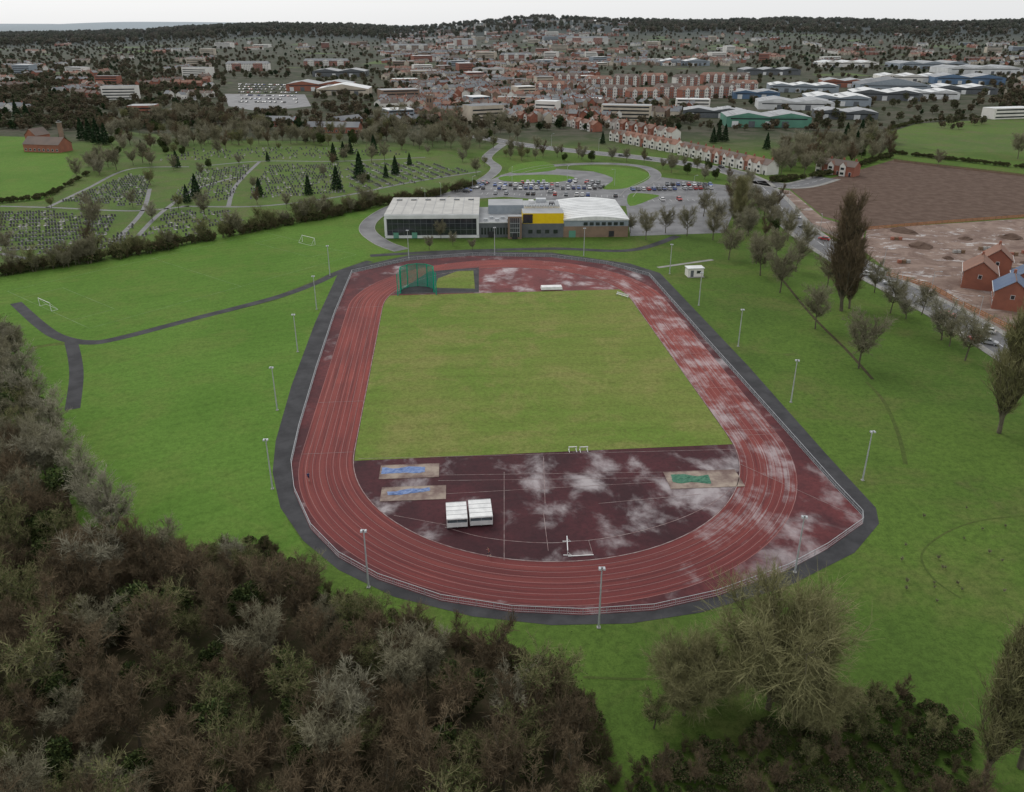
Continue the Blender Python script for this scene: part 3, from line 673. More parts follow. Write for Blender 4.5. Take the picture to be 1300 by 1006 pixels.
def shed(name,a,w,d,h,wk,rk,ang=0.0,bays=2):
    c=P(*a); e=empty(name,tuple(c),ang); m=MB('walls'); m.box((0,d/2,-1),(w,d,h+1),wk); m.obj(parent=e); m=MB('roof'); bw=w/bays
    for b in range(bays):
        x0=-w/2+b*bw; r=bw*.09
        m.face([(x0,-.4,h+.06),(x0+bw/2,-.4,h+r),(x0+bw/2,d+.4,h+r),(x0,d+.4,h+.06)],rk); m.face([(x0+bw/2,-.4,h+r),(x0+bw,-.4,h+.06),(x0+bw,d+.4,h+.06),(x0+bw/2,d+.4,h+r)],rk)
        m.face([(x0,-.3,h-.1),(x0+bw,-.3,h-.1),(x0+bw/2,-.3,h+r)],wk)
        for i in range(1,6): 
            yy=d*i/6; m.box((x0+bw*.25,yy,h+r*.5+.1),(bw*.22,1.4,.15),'roofgrey' if rk!='roofgrey' else 'roofwhite')
    m.obj(parent=e); m=MB('doors')
    for i in range(max(2,int(w/14))): m.box((-w/2+7+i*13,-.1,0),(5,.12,4.6),'greycl' if i%2 else 'roofwhite')
    m.box((0,-.12,h-2),(w*.9,.1,.9),'win'); m.obj(parent=e)
for a in (((975,162),66,34,8,'indgreen','roofgrey',-.1,2),((905,150),52,26,6,'greycl','roofgrey',-.2,2),((1010,140),70,40,7,'roofwhite','roofgrey',-.2,2),((1065,135),60,50,8,'bluegrey','roofwhite',-.2,2),
          ((1075,152),50,30,6,'greycl','roofgrey',-.2,2),((1125,128),70,45,8,'greycl','roofwhite',-.25,2),((1135,118),80,50,9,'bluegrey','slate',-.2,1),((1180,126),60,40,7,'roofwhite','roofwhite',-.25,2),((1225,120),70,40,7,'greycl','roofwhite',-.2,2),
          ((1230,108),90,50,9,'indblue','roofgrey',-.2,2),((1160,105),90,50,8,'render','roofwhite',-.2,3),((1085,112),80,40,8,'brick','roofgrey',-.2,3),((1020,118),80,40,8,'bluegrey','roofwhite',-.2,3),((960,126),50,30,7,'indblue','roofgrey',-.1,2),
          ((1185,88),120,60,9,'bluegrey','roofgrey',0,3),((1080,86),100,50,8,'render','roofwhite',0,3),((980,96),90,40,8,'greycl','roofgrey',0,3),((1250,95),120,60,9,'roofwhite','roofgrey',0,3),
          ((405,116),80,40,8,'brick','roofgrey',.05,2),((435,122),60,40,7,'cream','roofwhite',.05,1),((430,98),80,40,8,'greycl','roofgrey',0,2),((870,84),90,40,8,'bluegrey','roofwhite',0,2),((620,95),50,30,8,'render','slate',0,2)):
    shed('warehouse',*a)
def pitched(name,a,w,d,h,rh,wk,rk,ang): 
    c=P(*a); mm=MB(name); house(mm,0,0,0,0,w,d,h,rh,wk,rk,chim=False); mm.obj(loc=c,rz=ang)
pitched('pavilion_building',(425,168),40,12,4.5,3.2,'brick','slate',-.08); pitched('pavilion_building',(358,160),24,12,4.5,3.2,'brick','slate',-.08); pitched('pavilion_building',(440,158),26,10,4,3,'brick','slate',.9)
pitched('chapel',(62,192),26,12,5,4,'brick','tileb',-.2); pitched('chapel',(50,184),12,9,7,4,'brick','tileb',1.3)
c=P(82,190); m=MB('chapel_chimney'); m.box((0,0,0),(2.4,2.4,17),'brickb',top=(.85,.85)); m.box((0,0,17),(2.6,2.6,.5),'kerb'); m.box((0,0,17.5),(1.4,1.4,.8),'dark'); m.obj(loc=c)
c=P(546,146); m=MB('church_tower'); m.box((0,0,0),(6,6,17),'brickb'); m.box((0,0,17),(6.6,6.6,.5),'kerb')
for s in(-1,1):
    for t in (-1,1): m.box((s*2.6,t*2.6,17.5),(1,1,2.4),'brickb',top=(.4,.4))
    m.box((s*1.2,-3.04,11),(1,.1,3.4),'win'); m.box((0,s*2.9,17.5),(2,.4,1.0),'brickb')
m.box((0,-3.04,0),(1.8,.1,3),'dark'); m.obj(loc=c)
c=P(672,40); c.z=tz(c.x,c.y); m=MB('water_tower'); 
for i in range(8): a=i*math.pi/4; m.beam((8*math.cos(a),8*math.sin(a),0),(6*math.cos(a),6*math.sin(a),26),.8,'slate')
m.beam((0,0,0),(0,0,26),2,'slate',10); m.beam((0,0,26),(0,0,30),6,'slate',16,12); m.beam((0,0,30),(0,0,36),12,'slate',16,11); m.obj(loc=c)
def fence(name,px,h,k,post='wood',gap=3):
    pts=PX(px); m=MB(name)
    for i in range(len(pts)-1):
        a,b=pts[i],pts[i+1]; L_=(b-a).length; n=max(1,int(L_/gap))
        for j in range(n):
            q=a.lerp(b,j/n); r=a.lerp(b,(j+1)/n); m.beam(q,q+Vector((0,0,h+.1)),.06,post,4)
            for t in range(3): 
                z=h*(t+.35)/3; dz=h*.10
                m.face([q+Vector((0,0,z-dz)),r+Vector((0,0,z-dz)),r+Vector((0,0,z+dz)),q+Vector((0,0,z+dz))],k)
    m.obj()
fence('site_barrier_fence',[(1098,292),(1180,285),(1300,276),(1400,270)],1.3,'orange'); fence('site_barrier_fence',[(1125,350),(1180,365),(1215,385),(1300,428),(1360,460)],1.5,'orange'); fence('field_fence',[(1135,205),(1300,224),(1420,238)],1.4,'wood','wood',4)
fence('site_barrier_fence',[(1020,282),(1060,300),(1098,292)],1.2,'kerb')
rs=random.Random(11)
for i in range(16):
    c=P(rs.uniform(1130,1310),rs.uniform(292,345)); m=MB('spoil_heap' if i%2 else 'brick_pallet')
    if i%2:
        s=rs.uniform(2,5); R=[[(c.x+s*(1-j/4)*math.cos(a/9*6.283)*rs.uniform(.8,1.2),c.y+s*(1-j/4)*math.sin(a/9*6.283)*rs.uniform(.8,1.2),s*.35*j/3+.02) for a in range(9)] for j in range(4)]
        for j in range(3):
            for a in range(9): m.face([R[j][a],R[j][(a+1)%9],R[j+1][(a+1)%9],R[j+1][a]],'plough')
        m.face(R[3],'plough')
    else:
        for u in range(3): m.box((c.x+u*1.5,c.y,.15),(1.1,1,1),rs.choice(['brick','kerb','wood'])); m.box((c.x+u*1.5,c.y,.02),(1.2,1.1,.12),'wood')
    m.obj()
# ------------------------------------------------------------------ gravestones
m=MB('gravestones'); rg=random.Random(5)
def graves(px,ang,rowgap,gap,prob):
    poly=PX(px); x0=min(p.x for p in poly);x1=max(p.x for p in poly);y0=min(p.y for p in poly);y1=max(p.y for p in poly); cx,cy=(x0+x1)/2,(y0+y1)/2; R=math.hypot(x1-x0,y1-y0)/2
    ca,sa=math.cos(ang),math.sin(ang); a=-R
    while a<R:
        b=-R
        while b<R:
            x=cx+b*ca-a*sa;y=cy+b*sa+a*ca
            if rg.random()<prob and inpoly(x,y,poly):
                k='stone' if rg.random()<.8 else 'stonel'; h=rg.uniform(.7,1.2)
                m.box((x,y,.02),(.8,.18,h),k,ang+rg.uniform(-.08,.08),top=(.8,.9)); 
                if rg.random()<.5: m.box((x+.95*sa,y-.95*ca,.02),(.9,1.6,.16),k,ang)
            b+=gap
        a+=rowgap
B=[([(-60,268),(55,268),(100,272),(150,275),(130,308),(60,322),(0,318),(-60,318)],.15,6.4,1.2,.9),([(75,258),(165,222),(192,225),(180,262)],.15,6.2,1.2,.9),([(180,300),(215,268),(290,268),(310,282),(240,300)],.9,6.4,1.3,.75),
   ([(215,255),(255,215),(320,210),(290,255)],.7,6.5,1.4,.75),([(310,255),(340,210),(430,209),(440,245)],.35,7,1.4,.75),([(445,243),(440,209),(535,206),(600,218),(520,235)],-1.1,6.2,1.3,.85),([(120,315),(170,285),(172,305),(150,318)],.15,5,1.3,.8),([(200,205),(230,190),(420,188),(540,195),(430,202),(330,202)],.1,7,2,.45)]
for b in B: graves(*b)
m.obj()
# ------------------------------------------------------------------ cars
def carmesh():
    m=MB('parked_car'); L_,W=4.2,1.76
    low=[(-2.1,.35),(-2.08,.75),(-1.9,.95),(-1.2,1.0),(1.0,1.0),(1.55,.92),(2.05,.72),(2.1,.38)]
    hw=W/2
    def ring(y,ins=0): return [(x*(1-ins),y,z) for x,z in low]
    A=ring(-hw);Bq=ring(hw)
    m.face(A,'car'); m.face(Bq[::-1],'car')
    for i in range(len(low)): j=(i+1)%len(low); m.face([A[i],Bq[i],Bq[j],A[j]][::-1],'car')
    b0,b1=hw-.05,hw-.2
    m.face([(-1.85,-b0,.97),(-1.85,b0,.97),(-1.35,b1,1.44),(-1.35,-b1,1.44)],'glass'); m.face([(1.05,b0,.99),(1.05,-b0,.99),(.25,-b1,1.46),(.25,b1,1.46)],'glass')
    for s in(-1,1): m.face([(-1.85,s*b0,.97),(1.05,s*b0,.99),(.25,s*b1,1.46),(-1.35,s*b1,1.44)],'glass'); m.beam((-.35,s*(b0+.01),.98),(-.4,s*(b1+.01),1.46),.04,'car',4)
    m.face([(-1.4,-b1,1.45),(.3,-b1,1.47),(.3,b1,1.47),(-1.4,b1,1.45)],'car')
    for x in(-1.3,1.3):
        for s in(-1,1): m.beam((x,s*(hw-.18),.32),(x,s*(hw+.02),.32),.32,'rubber',12); m.beam((x,s*(hw+.0),.32),(x,s*(hw+.03),.32),.19,'steel',8)
    for s in(-1,1): m.box((2.06,s*.6,.6),(.08,.35,.14),'lampglow'); m.box((-2.07,s*.62,.68),(.06,.25,.16),'orange'); m.box((.75,s*(hw+.08),.95),(.15,.16,.12),'car')
    m.box((2.1,0,.36),(.06,1.2,.16),'dark'); return m.obj(loc=P(700,245))
car=carmesh(); car.color=(.5,.5,.5,1)
CC=[(.6,.6,.6),(.7,.7,.7),(.35,.36,.38),(.04,.04,.045),(.03,.05,.15),(.35,.02,.02),(.12,.13,.14),(.45,.46,.48),(.05,.1,.3),(.02,.02,.02),(.02,.02,.02),(.08,.08,.09)]
rc=random.Random(9)
def cars(a,b,prob=.85,gap=2.6,along=False,name='parked_car'):
    A=P(*a);Bq=P(*b); L_=(Bq-A).length; n=int(L_/gap); ang=math.atan2(Bq.y-A.y,Bq.x-A.x)+(0 if along else math.pi/2)
    for i in range(n):
        if rc.random()<prob: q=A.lerp(Bq,(i+.5)/n); inst(car,name,(q.x,q.y,q.z+.04),ang+rc.uniform(-.03,.03)+rc.choice([0,math.pi]),rc.uniform(.95,1.08),rc.choice(CC))
m=MB('parking_bay_lines')
def bays(a,b):
    A=P(*a);Bq=P(*b); L_=(Bq-A).length; n=int(L_/2.6); d=(Bq-A).normalized(); p=Vector((-d.y,d.x,0))
    for i in range(n+1): q=A.lerp(Bq,i/n); strip(m,[q-p*2.4,q+p*2.4],.05,-.05,.045,'white')
for a,b,pr in (((612,246),(792,250),.35),((610,240),(765,240),.85),((625,236),(750,236),.8),((720,231),(770,234),.7),((640,233),(700,233),.5),((800,242),(905,240),.85),((830,235),(905,236),.7),((745,237),(775,240),.6),((815,255),(895,254),.12),((590,245),(618,232),.7)):
    cars(a,b,pr); bays(a,b)
m.obj()
for y in (108,111,114,118,122,126,130): cars((303,y),(378,y+1),.6)
cars((870,203),(955,222),.3,7,True); cars((660,184),(850,206),.15,9,True,'car'); 
for x,y in ((1046,305),(1100,350),(1130,362),(1203,402),(1238,433),(1252,422),(1010,277),(1020,290),(1255,437)): 
    q=P(x,y); inst(car,'car',(q.x,q.y,.05),math.atan2(-1,1.3)+(0 if x%2 else math.pi),1,rc.choice(CC[:8]))
# ------------------------------------------------------------------ trees
def nrm(a): return a/np.maximum(np.linalg.norm(a,axis=1,keepdims=True),1e-9)
def prisms(A,B,r0,r1,n,V,Fc,rng):
    D=nrm(B-A); R=rng.normal(size=A.shape); U=nrm(np.cross(D,R)); W=np.cross(D,U); k=len(A); base=sum(len(x) for x in V)
    if n==2:
        v=np.stack([A-U*r0[:,None],A+U*r0[:,None],B+U*r1[:,None],B-U*r1[:,None]],1).reshape(-1,3); V.append(v)
        Fc.append((np.arange(k)[:,None]*4+np.arange(4)[None]+base)); return
    rings=[]
    for P_,r in ((A,r0),(B,r1)):
        for j in range(n): t=2*np.pi*j/n; rings.append(P_+U*(np.cos(t)*r)[:,None]+W*(np.sin(t)*r)[:,None])
    V.append(np.stack(rings,1).reshape(-1,3)); i0=np.arange(k)[:,None]*2*n+base
    for j in range(n): Fc.append(i0+np.array([[j,(j+1)%n,n+(j+1)%n,n+j]]))
def kids(rng,A,B,n,tmin,ang,l0,l1,up):
    k=len(A); i=np.repeat(np.arange(k),n); t=rng.uniform(tmin,1,size=(k*n,1)); d=B[i]-A[i]; L=np.linalg.norm(d,axis=1,keepdims=True)
    D=nrm(nrm(d)+ang*rng.normal(size=(k*n,3))+np.array([[0,0,up]])); a=A[i]+d*t; return a,a+D*L*rng.uniform(l0,l1,size=(k*n,1))
def mkmesh(name,V,Fc,mi,mats):
    v=np.concatenate(V);fa=np.concatenate(Fc); me=bpy.data.meshes.new(name); me.vertices.add(len(v)); me.vertices.foreach_set('co',v.ravel().astype(np.float32))
    me.loops.add(fa.size); me.loops.foreach_set('vertex_index',fa.ravel().astype(np.int32)); me.polygons.add(len(fa)); me.polygons.foreach_set('loop_start',np.arange(len(fa),dtype=np.int32)*4)
    me.polygons.foreach_set('material_index',np.concatenate(mi).astype(np.int32)); me.update(calc_edges=True)
    for k in mats: me.materials.append(M[k])
    return me
def bare(name,seed,H,CR,mats,tr=.22,nl=14,ns=7,nt=8,nq=4,up=.35,base=.22,col=False,tw=.03,leaf=0,leafr=.3):
    rng=np.random.default_rng(seed); V=[];Fc=[];mi=[]
    def add(A,B,r0,r1,n,mat):
        c0=sum(len(x) for x in Fc); prisms(A,B,np.full(len(A),r0) if np.isscalar(r0) else r0,np.full(len(A),r1) if np.isscalar(r1) else r1,n,V,Fc,rng); mi.append(np.full(sum(len(x) for x in Fc)-c0,mat))
    zs=np.linspace(0,H*.8,6); T=np.stack([np.concatenate([[0],np.cumsum(rng.normal(0,H*.012,5))]),np.concatenate([[0],np.cumsum(rng.normal(0,H*.012,5))]),zs],1)
    rad=np.linspace(tr,tr*.25,6); add(T[:-1],T[1:],rad[:-1],rad[1:],6,0)
    z=rng.uniform(base*H,.8*H,nl); az=rng.uniform(0,6.283,nl)+np.arange(nl)*2.4
    A=np.stack([np.interp(z,zs,T[:,0]),np.interp(z,zs,T[:,1]),z],1)
    if col: ex=np.stack([np.cos(az)*CR*.5,np.sin(az)*CR*.5,np.full(nl,H*.28)],1)*(1-.5*(z/H))[:,None]
    else:
        rz_=CR*np.sqrt(np.clip(1-((z/H-.5)/.62)**2,.1,1))*rng.uniform(.6,1.0,nl); ex=np.stack([np.cos(az)*rz_*.8,np.sin(az)*rz_*.8,H*.10+rz_*up],1)
    Mi=A+ex*.5+rng.normal(0,CR*.04,(nl,3)); Bn=A+ex+np.array([[0,0,1]])*CR*up*.4
    add(A,Mi,tr*.45,tr*.28,4,0); add(Mi,Bn,tr*.28,tr*.1,4,0)
    S=np.concatenate([A,Mi,T[-3:-1]]);E=np.concatenate([Mi,Bn,T[-2:]])
    a,b=kids(rng,S,E,ns,.15,.55,.45,.95,up*.7 if not col else .9); add(a,b,tr*.12,tr*.04,3,0)
    c,d=kids(rng,a,b,nt,.2,.6,.35,.8,up*.6 if not col else .8); add(c,d,tw,tw*.5,2,1)
    if nq: e_,f_=kids(rng,c,d,nq,.2,.6,.4,.9,.2 if not col else .6); add(e_,f_,tw*.75,tw*.3,2,1)
    else: e_,f_=c,d
    if leaf:
        idx=rng.integers(0,len(f_),leaf); c=f_[idx]+rng.normal(0,.25,(leaf,3)); dd=nrm(rng.normal(size=(leaf,3)))*leafr; add(c,c+dd,leafr*.5,leafr*.3,2,2)
    return mkmesh(name,V,Fc,mi,mats)
def leafy(name,seed,H,R,mats,n=3000,s=.35,shape='round',lobes=9,trunk=.2):
    rng=np.random.default_rng(seed); V=[];Fc=[];mi=[]
    if shape=='cone':
        z=rng.uniform(0,1,n)**1.3; az=rng.uniform(0,6.283,n); lob=1+.22*np.sin(az*5+z*9)+.18*np.sin(z*45); r=R*np.clip((1-z)**.75,.03,1)*np.sqrt(rng.uniform(.35,1,n))*lob
        c=np.stack([r*np.cos(az),r*np.sin(az),.06*H+z*H*.94],1); out=np.stack([np.cos(az),np.sin(az),np.full(n,-.2)],1)
    else:
        lc=rng.normal(0,1,(lobes,3)); lc=nrm(lc)*rng.uniform(.25,.62,(lobes,1)); lc[:,2]=lc[:,2]*.8; lr=rng.uniform(.3,.5,lobes); i=rng.integers(0,lobes,n); dn=nrm(rng.normal(size=(n,3)))
        c=lc[i]+dn*lr[i][:,None]*rng.uniform(.6,1.05,(n,1)); c=np.stack([c[:,0]*R,c[:,1]*R,H*.55+c[:,2]*H*.5],1); c[:,2]=np.maximum(c[:,2],.1); out=dn
    D=nrm(out+.7*rng.normal(size=(n,3))); ss=s*rng.uniform(.5,1.2,n)
    prisms(c-D*ss[:,None]*.5,c+D*ss[:,None]*.5,ss*.5,ss*.25,2,V,Fc,rng); mi.append(rng.integers(1,len(mats),n))
    A=np.array([[0,0,0.]]);B=np.array([[0,0,H*.7]]); c0=sum(len(x) for x in Fc); prisms(A,B,np.array([trunk]),np.array([trunk*.3]),5,V,Fc,rng); mi.append(np.zeros(sum(len(x) for x in Fc)-c0,int))
    return mkmesh(name,V,Fc,mi,mats)
def treemat(name,c1,c2,hz=False,rv=.35):
    m,nt,b=newmat(name); o=nt.nodes.new('ShaderNodeObjectInfo'); n=noise(nt,pos(nt),.35,3,.7)
    col=mixc(nt,ramp(nt,n,.35,.65),c1,c2); col=mixc(nt,math_n(nt,'MULTIPLY',o.outputs['Random'],rv),col,tuple(v*.5 for v in c2))
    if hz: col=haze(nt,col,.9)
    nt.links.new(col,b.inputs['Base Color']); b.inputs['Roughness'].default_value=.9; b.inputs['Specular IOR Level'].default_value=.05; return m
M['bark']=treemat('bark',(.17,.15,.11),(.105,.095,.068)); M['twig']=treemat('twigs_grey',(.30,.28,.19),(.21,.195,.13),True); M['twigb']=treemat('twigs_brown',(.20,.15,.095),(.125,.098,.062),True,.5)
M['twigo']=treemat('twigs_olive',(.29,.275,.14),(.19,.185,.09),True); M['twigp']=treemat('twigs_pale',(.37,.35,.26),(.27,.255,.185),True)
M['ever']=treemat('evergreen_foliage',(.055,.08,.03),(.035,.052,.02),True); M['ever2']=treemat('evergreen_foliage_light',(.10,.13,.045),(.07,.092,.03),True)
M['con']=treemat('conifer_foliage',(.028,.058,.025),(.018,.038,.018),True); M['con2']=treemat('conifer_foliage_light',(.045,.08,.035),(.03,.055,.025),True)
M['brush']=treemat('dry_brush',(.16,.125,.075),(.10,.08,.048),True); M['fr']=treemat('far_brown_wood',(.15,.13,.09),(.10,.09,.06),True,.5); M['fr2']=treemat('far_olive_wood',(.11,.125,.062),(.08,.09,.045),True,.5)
T_g=[bare('bare_tree',10+i,11,4.6,['bark','twig'],nl=17,ns=7,nt=8,nq=3,tw=.033) for i in range(3)]
T_p=[bare('bare_tree',20+i,9,4.4,['bark','twigp'],nl=18,ns=8,nt=7,nq=3,base=.12,tw=.035) for i in range(2)]
T_b=[bare('bare_tree',30+i,10.5,3.6,['bark','twigb'],nl=15,ns=6,nt=7,nq=3,up=.6,base=.15,tw=.034) for i in range(3)]
T_o=[bare('bare_tree',40+i,10,3.9,['bark','twigo','ever2'],nl=15,ns=6,nt=7,nq=3,base=.12,leaf=900,leafr=.2) for i in range(2)]
T_big=bare('large_bare_tree',50,15,9.5,['bark','twigo'],tr=.42,nl=44,ns=9,nt=9,nq=6,base=.06,tw=.034)
T_pop=[bare('poplar_tree',60+i,20,4.6,['bark','twigo' if i else 'twigb'],tr=.35,nl=56,ns=8,nt=8,nq=2,base=.06,col=True,tw=.035) for i in range(2)]
T_con=[leafy('conifer_tree',70+i,12,2.6,['bark','con','con2'],3000,.42,'cone') for i in range(2)]
T_bush=[leafy('evergreen_bush',80+i,3.2,2.4,['bark','ever','ever2','brush'],1500,.3) for i in range(2)]
T_brush=[bare('brushwood',180+i,3.6,2.2,['bark','brush','ever2'],tr=.06,nl=16,ns=5,nt=6,nq=2,base=.05,tw=.025,leaf=300,leafr=.16) for i in range(2)]
T_ev=[leafy('evergreen_tree',84+i,9,3.6,['bark','ever','ever2'],3200,.42,lobes=14) for i in range(2)]
T_far=[leafy('tree_clump',90,9,5,['bark','fr','fr','twigb'],450,1.1,lobes=10),leafy('tree_clump',91,9,5,['bark','fr2','fr'],450,1.1,lobes=10),leafy('tree_clump',92,8,4,['bark','con','ever'],400,1.0,lobes=8)]
print('houses',placed)
def scatter(name,pts,mesh,child):
    if not pts: return
    v=[];f=[]
    for x,y,z,s in pts:
        a=random.uniform(0,6.283); i=len(v); h=s*.7071
        for j in range(4): t=a+j*math.pi/2; v.append((x+h*math.cos(t),y+h*math.sin(t),z))
        f.append((i,i+1,i+2,i+3))
    me=bpy.data.meshes.new(name); me.from_pydata(v,[],f); o=bpy.data.objects.new(name,me); bpy.context.scene.collection.objects.link(o)
    o.instance_type='FACES'; o.use_instance_faces_scale=True; o.show_instancer_for_render=False; o.show_instancer_for_viewport=False
    c=bpy.data.objects.new(child,mesh); bpy.context.scene.collection.objects.link(c); c.parent=o
rt=random.Random(21)
def polypts(poly,n,s0,s1,mind=0,avoid=True):
    x0=min(p.x for p in poly);x1=max(p.x for p in poly);y0=min(p.y for p in poly);y1=max(p.y for p in poly); out=[];tries=0
    while len(out)<n and tries<n*30:
        tries+=1; x=rt.uniform(x0,x1);y=rt.uniform(y0,y1)
        if not inpoly(x,y,poly) or (avoid and near_road(x,y,1.5)): continue
        if mind and any((x-q[0])**2+(y-q[1])**2<mind*mind for q in out): continue
        out.append((x,y,tz(x,y),rt.uniform(s0,s1)))
    return out
def multi(name,pts,protos,child):
    gr=[[] for _ in protos]
    for p in pts: gr[rt.randrange(len(protos))].append(p)
    for g_,pr in zip(gr,protos): scatter(name,g_,pr,child)
def hedge(name,px,n,s0,s1,w,protos=T_bush,child='hedge_bush'):
    pts=smooth(PX(px),n=8); L_=len(pts); out=[]
    for i in range(n):
        t=rt.uniform(0,L_-1.01); a=pts[int(t)].lerp(pts[int(t)+1],t%1); out.append((a.x+rt.uniform(-w,w),a.y+rt.uniform(-w,w),0,rt.uniform(s0,s1)))
    multi(name,out,protos,child)
wp=[p for p in polypts(WOODT,440,.42,.85,2.7,False) if p[1]>38]
multi('woodland_trees',wp,[T_b[0],T_b[1],T_b[2],T_b[0],T_o[0],T_b[1],T_g[1],T_b[2],T_o[1],T_ev[0],T_ev[1]],'woodland_tree')
multi('woodland_undergrowth',polypts(WOOD,480,.25,.6,1.3,False),[T_brush[0],T_brush[1],T_bush[0],T_brush[0]],'undergrowth_bush')
hedge('woodland_edge_brush',[(120,680),(200,705),(330,698),(380,738),(450,774),(540,810),(650,842),(715,877),(750,925),(772,1000)],230,.2,.55,1.2,T_brush+T_bush[:1],'brushwood')
LB=PX([(-120,440),(0,425),(30,465),(50,530),(90,600),(120,660),(60,650),(20,610),(-40,570),(-200,500)])
multi('tree_belt',polypts(LB,64,.6,.95,4,False),[T_o[0],T_g[0],T_b[1],T_ev[1],T_o[1]],'belt_tree')
for x,y in ((20,440),(32,478),(45,512),(68,548),(82,582),(108,620),(128,652),(148,672),(8,455),(60,600)): inst(rt.choice(T_p),'bare_tree',P(x,y+8),rt.uniform(0,6),rt.uniform(.72,.95))
for x,y,s in ((138,750,1.0),(60,890,.95),(300,720,.5),(270,722,.5),(450,925,.8),(685,920,.85),(650,925,.7),(230,890,.8),(10,700,.9)): inst(rt.choice(T_o+[T_p[0]]),'bare_tree',P(x,y),rt.uniform(0,6),s)
inst(T_big,'large_bare_tree',P(975,900),1.0,.84); inst(T_big,'large_bare_tree',P(868,908),2.4,.5); inst(T_big,'large_bare_tree',P(905,890),3.1,.4); inst(T_big,'large_bare_tree',P(1030,930),4.4,.45)
for x,y,s in ((830,925,.55),(1080,930,.6)): inst(rt.choice(T_o),'bare_tree',P(x,y),rt.uniform(0,6),s)
BR=PX([(1050,895),(1110,878),(1190,900),(1225,935),(1240,1000),(1240,1050),(790,1050),(810,970),(960,930)])
multi('bramble_thicket',polypts(BR,280,.2,.55,1,False),T_bush+T_bush+T_brush[:1],'bramble_bush'); multi('thicket_trees',polypts(BR,18,.25,.45,2,False),[T_b[0],T_o[0]],'thicket_tree')
for x,y,s,i in ((1268,550,1.25,1),(1068,395,1.55,0),(1250,985,.9,1),(1295,975,1.0,1),(1318,570,1.1,1),(935,290,.95,1),(1078,392,.95,0)): inst(T_pop[i],'poplar_tree',P(x,y),rt.uniform(0,6),s)
for x,y,s in ((1090,468,1.15),(1035,418,1.0),(990,372,1.15),(965,350,1.05),(925,330,1.0),(905,305,1.0),(872,300,.9),(820,305,.95),(845,296,.8),(1000,306,1.0),(1020,322,.9),(1130,398,.9),(1195,432,1.05),(1225,458,1.0),(1150,405,.7),(950,300,1.0),(970,280,1.0),(960,335,.9),(985,330,.9),(1010,345,.9),(1050,365,.9),(560,304,.6),(575,312,.4),(800,296,.6),(600,318,.35),(660,300,.6),(910,285,1.0),(940,270,1.1),(1170,400,.7),(1205,440,.7),(545,318,.45),(1110,372,.8),(893,275,.9)):
    inst(rt.choice(T_g+[T_g[0],T_p[1]]),'bare_tree',P(x,y),rt.uniform(0,6),s)
for x,y,s in ((250,252,.95),(330,250,.75),(392,248,.8),(428,242,1.0),(457,228,1.2),(475,196,1.0),(502,222,.85),(520,210,.6),(238,258,.7),(225,213,.8),(22,150,1.3),(35,152,1.2),(424,205,.9),(436,200,.8),(340,205,.5),(490,226,.6),(180,192,.6),(115,180,1.3),(125,183,1.4),(105,178,1.3),(135,184,1.2),(80,180,.9),(912,180,1),(905,182,.9),(920,180,1),(1072,190,1.4),(1092,178,1.2),(1085,196,1.2),(765,183,.7),(973,190,.9),(1102,170,1),(445,196,.8),(388,180,.7)):
    inst(rt.choice(T_con),'conifer_tree',P(x,y),rt.uniform(0,6),s)
cemt=polypts(PX([(130,200),(140,150),(250,145),(420,172),(640,178),(622,205),(560,192),(420,188),(250,190)]),160,.7,1.15,5)
cemt+=polypts(CEM,50,.5,.95,10)
cemt+=polypts(PX([(470,150),(640,150),(660,180),(520,185),(460,175)]),80,.7,1.1,5)
cemt+=polypts(PX([(640,190),(800,205),(900,215),(960,236),(950,262),(925,235),(800,210),(640,204)]),35,.45,.85,6)
cemt+=polypts(PX([(920,240),(985,262),(1010,300),(960,310),(930,290)]),22,.6,.95,6)
cemt+=polypts(PX([(985,190),(1130,170),(1135,200),(1050,222),(985,225)]),80,.7,1.15,5)
cemt+=polypts(PX([(100,215),(240,175),(250,182),(230,205),(130,228)]),26,.7,1,5)
multi('roadside_trees',cemt,T_g+[T_p[0],T_b[0],T_o[0],T_ev[0]],'roadside_tree')
hedge('cemetery_hedge',[(-100,372),(0,350),(100,334),(180,322),(260,306),(340,290),(420,275),(480,262),(540,252),(600,238)],420,.5,1.1,2.5,T_bush+T_brush)
hedge('cemetery_hedge',[(-60,262),(0,258),(60,250),(110,222)],60,.5,.9,1)
hedge('field_hedge',[(1130,195),(1200,203),(1300,214),(1400,222)],160,.5,.9,1); hedge('field_hedge',[(1130,165),(1180,155),(1300,148)],90,.6,1,1); hedge('garden_hedge',[(980,232),(1050,222),(1130,200)],100,.6,1.1,2)
hedge('tree_line',[(0,352),(100,336),(200,318),(300,298),(400,278),(480,262)],64,.4,.8,2,T_g+T_o,'tree_line_tree')
inst(T_g[0],'bare_tree',P(1292,202),0,1.3); inst(T_g[1],'bare_tree',P(1190,212),0,.8)
sp=[(P(rt.uniform(1130,1290),rt.uniform(640,790)))for _ in range(20)]; scatter('sapling_trees',[(q.x,q.y,0,rt.uniform(.04,.07)) for q in sp],T_g[0],'sapling')
far=[[],[],[]]
def tden(px,py,Y):
    if py>166 or py<15: return 0
    if 885<px<1270 and 92<py<165: return .18
    if 285<px<400 and 100<py<145: return 0
    if 760<px<960 and 84<py<132: return .15
    if 1130<px and 148<py<200: return 0
    if px<290: return 1
    if Y>3000: return 1 if not(530<px<790) else .6
    if px>960: return .9
    return .5
